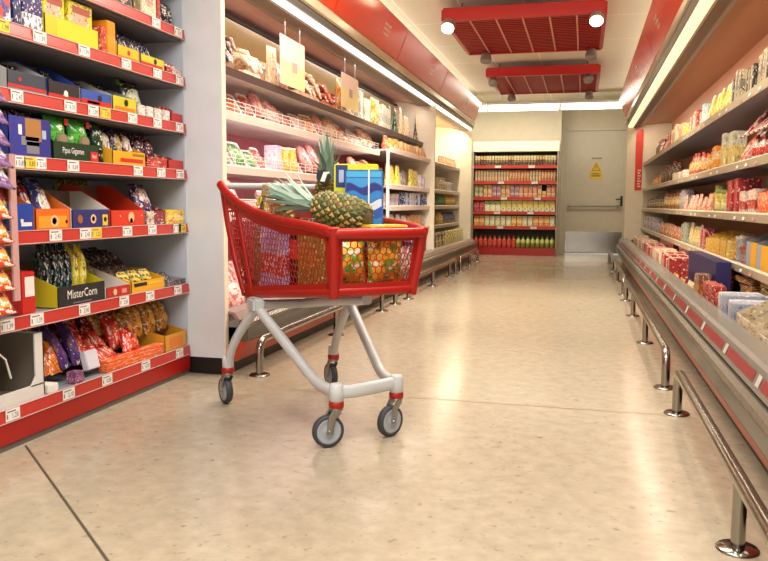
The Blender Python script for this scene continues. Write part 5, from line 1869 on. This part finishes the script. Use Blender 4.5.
# casters: wheel touches the floor at the measured spots, the stem stands a little to one side
WR = .0625
CAST = [((-.911, 2.761), -52, 38), ((-.718, 2.961), -32, 58), ((-1.572, 3.263), -134, -44), ((-1.204, 3.696), -140, -50)]
STEM = []
TYRE = mat('dark_rubber_tyre', '#3a3d42', .6)
HUB = mat('grey_wheel_hub', '#a3a8b0', .45)
ZINC = mat('zinc_fork', '#9c9c98', .3, .9)
for (px, py), ax, pd in CAST:
    o = math.radians(pd)
    st = Vector((px + .034 * math.cos(o), py + .034 * math.sin(o), 0))
    STEM.append(CL(st))
    L0 = CL(Vector((px, py, 0)))
    lax = math.radians(ax) - CYAW
    base = Matrix.Translation((L0.x, L0.y, WR)) @ Matrix.Rotation(lax, 4, 'Z') @ Matrix.Rotation(PI / 2, 4, 'Y')
    # in this frame z is the axle; find the stem direction
    sl = STEM[-1]
    dirv = Vector((sl.x - L0.x, sl.y - L0.y, 0))
    axv = Vector((math.cos(lax), math.sin(lax), 0))
    b = MB()
    for sg in (-1, 1):
        c0 = Vector((L0.x, L0.y, WR)) + axv * (sg * .020)
        c1 = c0 + dirv * .25 + Vector((0, 0, .05))
        c2 = c0 + dirv * .95 + Vector((0, 0, .082))
        b.sweep([c0 + Vector((0, 0, -.008)), c1, c2], [.013, .015, .02], .0022, ZINC, 8, up=tuple(axv))
    b.lathe([(.024, .140), (.026, .144), (.026, .150), (.02, .152)], ZINC, 14, Matrix.Translation((sl.x, sl.y, 0)))
    b.lathe([(.006, -.026), (.008, -.024), (.008, .024), (.006, .026)], ZINC, 10, base)
    c = part('caster', b, cart)
    part('collar', MB().lathe([(.026, .150), (.029, .153), (.029, .170), (.026, .174)], CRED, 18, Matrix.Translation((sl.x, sl.y, 0))), c, 'red collar')
    part('tyre', MB().lathe([(.049, -.014), (.057, -.015), (.061, -.011), (.0625, 0), (.061, .011), (.057, .015), (.049, .014)], TYRE, 28, base, True, False), c, 'dark rubber tyre')
    part('wheel', MB().lathe([(.012, -.016), (.016, -.0135), (.034, -.010), (.042, -.0135), (.0505, -.0135), (.0505, .0135), (.042, .0135), (.034, .010), (.016, .0135), (.012, .016)], HUB, 24, base), c, 'grey wheel hub')
# white frame: two splayed legs a side, a cross beam under the basket and a front bar
b = MB()


def bez(p0, p1, p2, p3, n=10):
    p0, p1, p2, p3 = map(Vector, (p0, p1, p2, p3))
    return [p0 * (1 - q) ** 3 + p1 * 3 * q * (1 - q) ** 2 + p2 * 3 * q * q * (1 - q) + p3 * q ** 3 for q in (i / n for i in range(n + 1))]


def LEGPATH(ax_, at_, fr, zt):
    a, c, e_ = Vector((ax_, at_, .475)), Vector((fr.x - .15, fr.y * 1.10, zt + .002)), Vector((fr.x + .005, fr.y, zt))
    k = a + (c - a) * .80
    return [a + (k - a) * (i / 6) for i in range(6)] + bez(k, k + (c - k) * .6, c, c + (e_ - c) * .45, 8) + [e_]


AP = {-1: (.275, -.215), 1: (.31, .215)}
for sg, rear, fr in ((-1, STEM[2], STEM[0]), (1, STEM[3], STEM[1])):
    ax_, at_ = AP[sg]
    b.sweep(bez((ax_, at_, .475), (ax_ - .06, at_ * 1.05, .40), (rear.x + .04, rear.y, .32), (rear.x, rear.y, .172), 12), .021, .017, CWHT, 12, up=(0, 1, 0), sq=.75)
    zt = .206
    b.sweep(LEGPATH(ax_, at_, fr, zt), .019, .022, CWHT, 12, up=(0, 0, 1), sq=.75)
    b.box((ax_ - .05, at_ - .028, .45), (ax_ + .045, at_ + .028, zb(ax_) - .004), CWHT, .010)
    b.lathe([(.025, .172), (.027, .176), (.027, zt + .01), (.022, zt + .02)] if False else [(.025, .174), (.028, .178), (.028, .235), (.022, .242)], CWHT, 16, Matrix.Translation((fr.x, fr.y, 0)))
    b.lathe([(.024, .174), (.026, .178), (.026, .215), (.02, .222)], CWHT, 16, Matrix.Translation((rear.x, rear.y, 0)))
b.sweep([(STEM[0].x, STEM[0].y, .212), (STEM[0].x + .012, STEM[0].y * .5, .208), (STEM[1].x + .012, STEM[1].y * .5, .208), (STEM[1].x, STEM[1].y, .212)], .017, .026, CWHT, 12, sq=.7)
b.sweep([(AP[-1][0], -.215, .482), (.29, 0, .478), (AP[1][0], .215, .482)], .03, .020, CWHT, 12, sq=.7)
b.sweep([(.30, 0, .482), (.55, 0, .52), (.9, 0, zb(.9) - .024)], .022, .018, CWHT, 10, sq=.7)
part('frame', b, cart, 'white plastic frame')

# ---------------------------------------------------------------- goods lying in the trolley
PEEL = [mat('pineapple_peel_olive', '#837d3c', .5), mat('pineapple_peel_gold', '#9c8542', .5), mat('pineapple_peel_green', '#5e6832', .5)]
PEYE = mat('pineapple_eye', '#4b3f22', .6)
LEAF = [mat('pineapple_leaf', '#7f9c8c', .5), mat('pineapple_leaf_pale', '#a3b8a4', .5), mat('pineapple_leaf_dark', '#5c7a68', .5)]


def pineapple(loc, axis, length, rad, leafl, nleaf, label, seed, tagon=False, spread=1.):
    r = random.Random(seed)
    t = empty('pineapple', loc, 0, label, 'pineapple')
    q = Vector(axis).normalized().to_track_quat('Z', 'Y').to_matrix().to_4x4()
    b = MB()
    prof = []
    for i in range(13):
        z = -1 + 2 * i / 12
        prof.append((rad * max(.18, (1 - abs(z) ** 3.0) ** .5), z * length / 2))
    b.lathe(prof, PEYE, 24, q)
    rows, around = 11, 13
    for j in range(rows):
        z = -.9 + 1.8 * (j + .5) / rows
        rr_ = rad * (1 - abs(z) ** 3.0) ** .5
        for k in range(around):
            a = 2 * PI * (k + .5 * (j % 2)) / around
            P = Vector((rr_ * math.cos(a), rr_ * math.sin(a), z * length / 2))
            nrm = Vector((math.cos(a), math.sin(a), .9 * z ** 3)).normalized()
            tu = Vector((-math.sin(a), math.cos(a), 0))
            tv = nrm.cross(tu)
            du, dv = PI * rr_ / around * 1.02, length / rows * .60
            vs = [P + tu * du, P + tv * dv, P - tu * du, P - tv * dv, P + tu * du * .5 + nrm * .006, P + tv * dv * .5 + nrm * .006, P - tu * du * .5 + nrm * .006, P - tv * dv * .5 + nrm * .006, P + nrm * .009 + tv * .003]
            m = PEEL[r.choice((0, 0, 1, 1, 2))]
            b.add(vs, [(0, 1, 5, 4), (1, 2, 6, 5), (2, 3, 7, 6), (3, 0, 4, 7), (4, 5, 8), (5, 6, 8), (6, 7, 8), (7, 4, 8)], m, False, q)
            b.add([P + nrm * .0085 + tu * .003 - tv * .004, P + nrm * .0125 + tv * .004, P + nrm * .0085 - tu * .003 - tv * .004], [(0, 1, 2)], PEYE, False, q)
    part('fruit', b, t)
    b = MB()
    for k in range(nleaf):
        a = k * 2.399
        f = k / nleaf
        L = leafl * (.55 + .45 * f) * r.uniform(.85, 1.1)
        out = (1.05 - .85 * f) * spread
        d = Vector((math.cos(a), math.sin(a), 0))
        sd = Vector((-math.sin(a), math.cos(a), 0))
        base = Vector((0, 0, length / 2 - .01 + .04 * f)) + d * .014 * (1 - f)
        w0 = .013
        vs = []
        for i in range(7):
            x = i / 6
            p = base + d * (L * out * (x * .9 + .35 * x * x * (1 - f))) * .75 + Vector((0, 0, L * (x - .28 * x * x * out)))
            w = w0 * (1 - x ** 1.6) + .0006
            vs += [p + sd * w + d * w * .35, p - Vector((0, 0, .002)), p - sd * w + d * w * .35]
        fs = []
        for i in range(6):
            fs += [(i * 3, i * 3 + 1, i * 3 + 4, i * 3 + 3), (i * 3 + 1, i * 3 + 2, i * 3 + 5, i * 3 + 4)]
        b.add(vs, fs, LEAF[r.choice((0, 0, 1, 2))], True, q)
    part('crown', b, t, 'spiky grey green leaf crown')
    return t, q


pA, qA = pineapple(CW(.785, -.05, .889), (-.95, .28, .22), .27, .064, .25, 56, 'pineapple lying on top in the trolley with its crown to the handle', 3, spread=.68)
pB, qB = pineapple(CW(.45, .055, .955), (-.1, .05, 1.), .17, .058, .17, 30, 'pineapple standing behind the lying one, crown upward', 8, spread=.75)
# round black swing tag on the upright crown
b = MB()
tq = at(0, 0, 0)
b.lathe([(.0295, -.0012), (.03, 0), (.0295, .0012)], BLK_, 22, Matrix.Rotation(PI / 2, 4, 'X'))
b.prism([(-.014, -.019), (.004, -.021), (.016, .012), (.024, .012), (.024, .021), (.0, .019)], -.0026, -.0013, WHT_)
o = part('swing_tag', b, pB, 'round black tag with white mark')
o.location = (.0, -.085, .075)
o.rotation_euler = (0, 0, .3)


def goods(name, mb, s, t, z, rot, label, cat, kids=()):
    o = spawn(node(name, mb, [node(k, f) for k, f in kids]))
    o.location = CW(s, t, z)
    o.rotation_euler = rot
    return tag(o, label, cat)


# things seen through the near side
goods('carton', g_carton(.265, .265, .07, pm('#9f99dc', '#c4202a', '#e2def6', 'band', .35, 17., .55)), .345, -.138, .554, (0, 0, CYAW), 'lavender carton with red band behind the trolley side holes', 'carton')
bt = MB()
bt.lathe([(.030, 0), (.034, .006), (.034, .20), (.03, .215), (.014, .255), (.013, .275)], mat('cola_dark', '#1c100e', .15), 18)
lb_ = MB().lathe([(.0346, .125), (.0346, .20)], mat('red_label', '#c3241f', .35), 18, None, True, False)
for k in range(3):
    a = -PI / 2 + (k - 1) * .55
    lb_.box((-.006, -.0358, .135 + .012 * k), (.007, -.0346, .172 - .006 * k), WHT_, 0, Matrix.Rotation(a + PI / 2, 4, 'Z'))
goods('bottle', bt, .558, -.136, .575, (.02, 0, CYAW), 'dark bottle with red label standing against the trolley side', 'bottle',
      (('label', lb_), ('cap', MB().lathe([(.0155, .27), (.0155, .288), (.013, .29)], RED_, 14))))
goods('carton', g_carton(.24, .215, .15, pm('#8f8636', '#b07a30', '#5e6a2a', 'blob', .4, 10.)), .73, -.085, .600, (0, 0, CYAW), 'olive and amber carton under the lying pineapple', 'carton')
goods('pouch', g_pouch(.10, .19, .07, pm('#9a7a4a', '#6b5a34', '#c9a24a', 'blob', .25, 9.)), .165, -.125, .814, (0, .0, CYAW), 'gold brown pouch standing by the trolley handle', 'pouch',
      (('ring_print', MB().lathe([(.026, -.001), (.026, .002), (.012, .002), (.012, -.001)], mat('lemon_ring', '#d8c832', .4), 18, Matrix.Translation((.0, -.034, .115)) @ Matrix.Rotation(PI / 2 - .3, 4, 'X'))),))
goods('carton', g_carton(.08, .28, .11, pm('#7a6a40', '#8a8450', '#4f4a30', 'band', .4, 9.)), .163, -.12, .530, (0, 0, CYAW), 'narrow olive carton below the gold pouch at the trolley rear', 'carton')
goods('carton', g_carton(.2, .30, .15, pm('#6a4a34', '#8a6a40', '#4a3426', 'blob', .4, 9.)), .42, .055, .555, (0, 0, CYAW), 'brown carton under the upright pineapple', 'carton')
goods('bag', g_bag(.13, .14, .07, pm('#b98a3c', '#d9b458', '#8a5a2c', 'blob', .2, 7.), None, 2), .39, -.09, .83, (.75, 0, CYAW), 'gold bag lying on the lavender carton', 'bag')
# bags behind the front panel
YG1 = pm('#e8a030', '#eeb848', '#3aa83c', 'side', .25, 3.6, .53)
YG2 = pm('#e69a2c', '#eeb040', '#36983a', 'top', .25, 3.6, .54)
goods('bag', g_bag(.155, .19, .07, YG1, None, 1), .898, -.079, .612, (-.05, 0, CYAW + PI / 2), 'yellow and green bag at the near half of the trolley nose', 'bag')
goods('bag', g_bag(.155, .19, .07, YG2, None, 2), .898, .079, .612, (-.05, 0, CYAW + PI / 2), 'yellow and green bag at the far half of the trolley nose', 'bag')
goods('carton', g_carton(.16, .035, .10, pm('#e3b82a', '#c8352a', '#e8d060', 'band', .35, 6.)), .915, .06, .808, (0, .0, CYAW + PI / 2), 'flat yellow and red packet on the bags in the trolley nose', 'carton')


# tall goods standing at the far side
def bluepack():
    b = MB()
    w, h, d = .150, .30, .085
    b.box((-w / 2, -d / 2, 0), (w / 2, d / 2, h), mat('blue_film', '#2b63b0', .22), .006)
    cols = ['#23307c', '#cfd4e0', '#20297a', '#2f86c8', '#2a55a8', '#d0d6e2', '#2e7fc4', '#27307e', '#3d93cf', '#4aa6d2']
    n = 16
    for i, c in enumerate(cols):
        z0, z1 = h * (.1 * i) + .002, h * (.1 * (i + 1)) - .002
        if i in (0,):
            z0 += .004
        vs, fs = [], []
        for k in range(n + 1):
            x = -w / 2 + .006 + (w - .012) * k / n
            wv = .010 * math.sin(k * .55 + i * .9) if 0 < i < 9 else 0
            wv2 = .010 * math.sin(k * .55 + (i + 1) * .9) if 0 <= i < 8 else 0
            vs += [(x, -d / 2 - .0006 - .0001 * (i % 2), z0 + wv), (x, -d / 2 - .0006 - .0001 * (i % 2), min(h - .006, z1 + wv2))]
        fs = [(2 * k, 2 * k + 2, 2 * k + 3, 2 * k + 1) for k in range(n)]
        b.add(vs, fs, mat('wave_print', c, .25))
    return b


pk = goods('tissue_pack', bluepack(), .705, .088, .752, (0, .0, .24), 'tall blue pack with wave stripes and white strap in the trolley', 'pack',
           (('strap', MB().box((.016, -.0445, .0), (.022, .0445, .3022), WHT_)),))
bx = g_carton(.18, .33, .06, mat('bright_yellow_box', '#d5d22a', .4))
bx.box((-.083, -.0312, .235), (-.035, -.03, .325), mat('navy_picture', '#27336a', .4))
bx.box((-.07, -.0318, .255), (-.05, -.0312, .305), mat('print_paleblue', '#a8b4cc', .5))
goods('carton', bx, .61, .10, .75, (0, 0, .26), 'bright yellow box with navy picture behind the blue pack', 'carton')
goods('carton', g_carton(.085, .32, .06, mat('navy_box', '#252c5c', .4)), .245, .135, .776, (0, 0, .26), 'narrow navy box behind the upright pineapple', 'carton')
goods('carton', g_carton(.24, .155, .15, pm('#a83a2a', '#c9602c', '#6a2420', 'band', .4, 9.)), .69, .085, .590, (0, 0, CYAW), 'red carton under the tall blue pack', 'carton')
goods('carton', g_carton(.09, .245, .09, pm('#5c5a6a', '#7a7a8a', '#3c3a4a', 'blob', .4, 9.)), .245, .130, .528, (0, 0, .26), 'grey carton under the narrow navy box in the trolley', 'carton')

# ================================================================ LIGHT, CAMERA
def area(name, loc, rot, sx, sy, energy, color=(1, 1, 1)):
    d = bpy.data.lights.new(name, 'AREA')
    d.shape = 'RECTANGLE'
    d.size, d.size_y = sx, sy
    d.energy = energy
    d.color = color
    o = bpy.data.objects.new(name, d)
    COL.objects.link(o)
    o.location = loc
    o.rotation_euler = rot
    return o


WARM, COOL = (1., .86, .66), (1., .97, .94)
for y, e in ((-1.2, 80), (1.6, 90), (4.6, 110)):
    area('ceiling_and_fill_light', (-.6, y, CEIL - .02), (0, 0, 0), 1.6, 1.0, e, (1, .90, .76) if y > 4 else (1, .95, .89))
area('cooler_lamp', (LX - .13, (YA + YB) / 2, 2.13), (0, .6, 0), .06, YB - YA - .3, 17, (1, .88, .82))
area('cooler_lamp', (LX - .13, (YB + YC) / 2, 2.13), (0, .6, 0), .06, YC - YB - .3, 42, (1, .86, .64))
area('cooler_lamp', (RX + .14, (.95 + YC) / 2, 2.13), (0, -.6, 0), .06, YC - 1.3, 50, (1, .83, .64))
for z in (1.40, 1.09, .82):
    area('shelf_lamp', (LX - .20, (YA + YM) / 2, z), (0, .5, 0), .03, YM - YA - .2, 5, (1, .86, .86))
for x0 in (-2.1, -1.03, .2):
    area('batten_lamp', (x0, 13.75, CEIL - .31), (.35, 0, 0), .8, .12, 17, (1, .92, .78))
for x, q in ((LX - .30, -2.0), (RX + .30, 2.0)):
    area('ceiling_fill', (x, 9.0, 2.64), (0, q, 0), .10, 8.5, 32, (1, .90, .76))  # added fill that brightens the ceiling; the canopies carry no such lamps
area('ceiling_and_fill_light', (.2, 2.3, CEIL - .06), (.1, .65, 0), 1.2, .8, 42, (.97, .98, 1))  # added cool fill tilted at the snack shelves, no fitting of the store
for x in (-1.27, .07):
    d = bpy.data.lights.new('spotlight_beam', 'SPOT')
    d.energy = 260
    d.spot_size = 2.4
    d.spot_blend = 1
    d.shadow_soft_size = .07
    d.color = (1, .9, .74)
    o = bpy.data.objects.new('spotlight_beam', d)
    COL.objects.link(o)
    o.location = (x, 7.30, 2.45)
    o.rotation_euler = (.25, 0, 0)
w = bpy.data.worlds.new('store_beyond')
SC.world = w
w.use_nodes = True
w.node_tree.nodes['Background'].inputs[0].default_value = (1, .95, .88, 1)
w.node_tree.nodes['Background'].inputs[1].default_value = 1.1

cam = bpy.data.cameras.new('camera')
cam.sensor_width = 36
cam.lens = F_PX / 768 * 36
cam.clip_start = .05
co = bpy.data.objects.new('camera', cam)
COL.objects.link(co)
m = Matrix((_R, _U, -_F)).transposed().to_4x4()
co.matrix_world = Matrix.Translation((0, 0, CAM_H)) @ m
SC.camera = co
SC.view_settings.view_transform = 'Standard'
SC.view_settings.look = 'None'
SC.view_settings.exposure = 0.0
SC.cycles.max_bounces = 8
SC.cycles.use_denoising = True
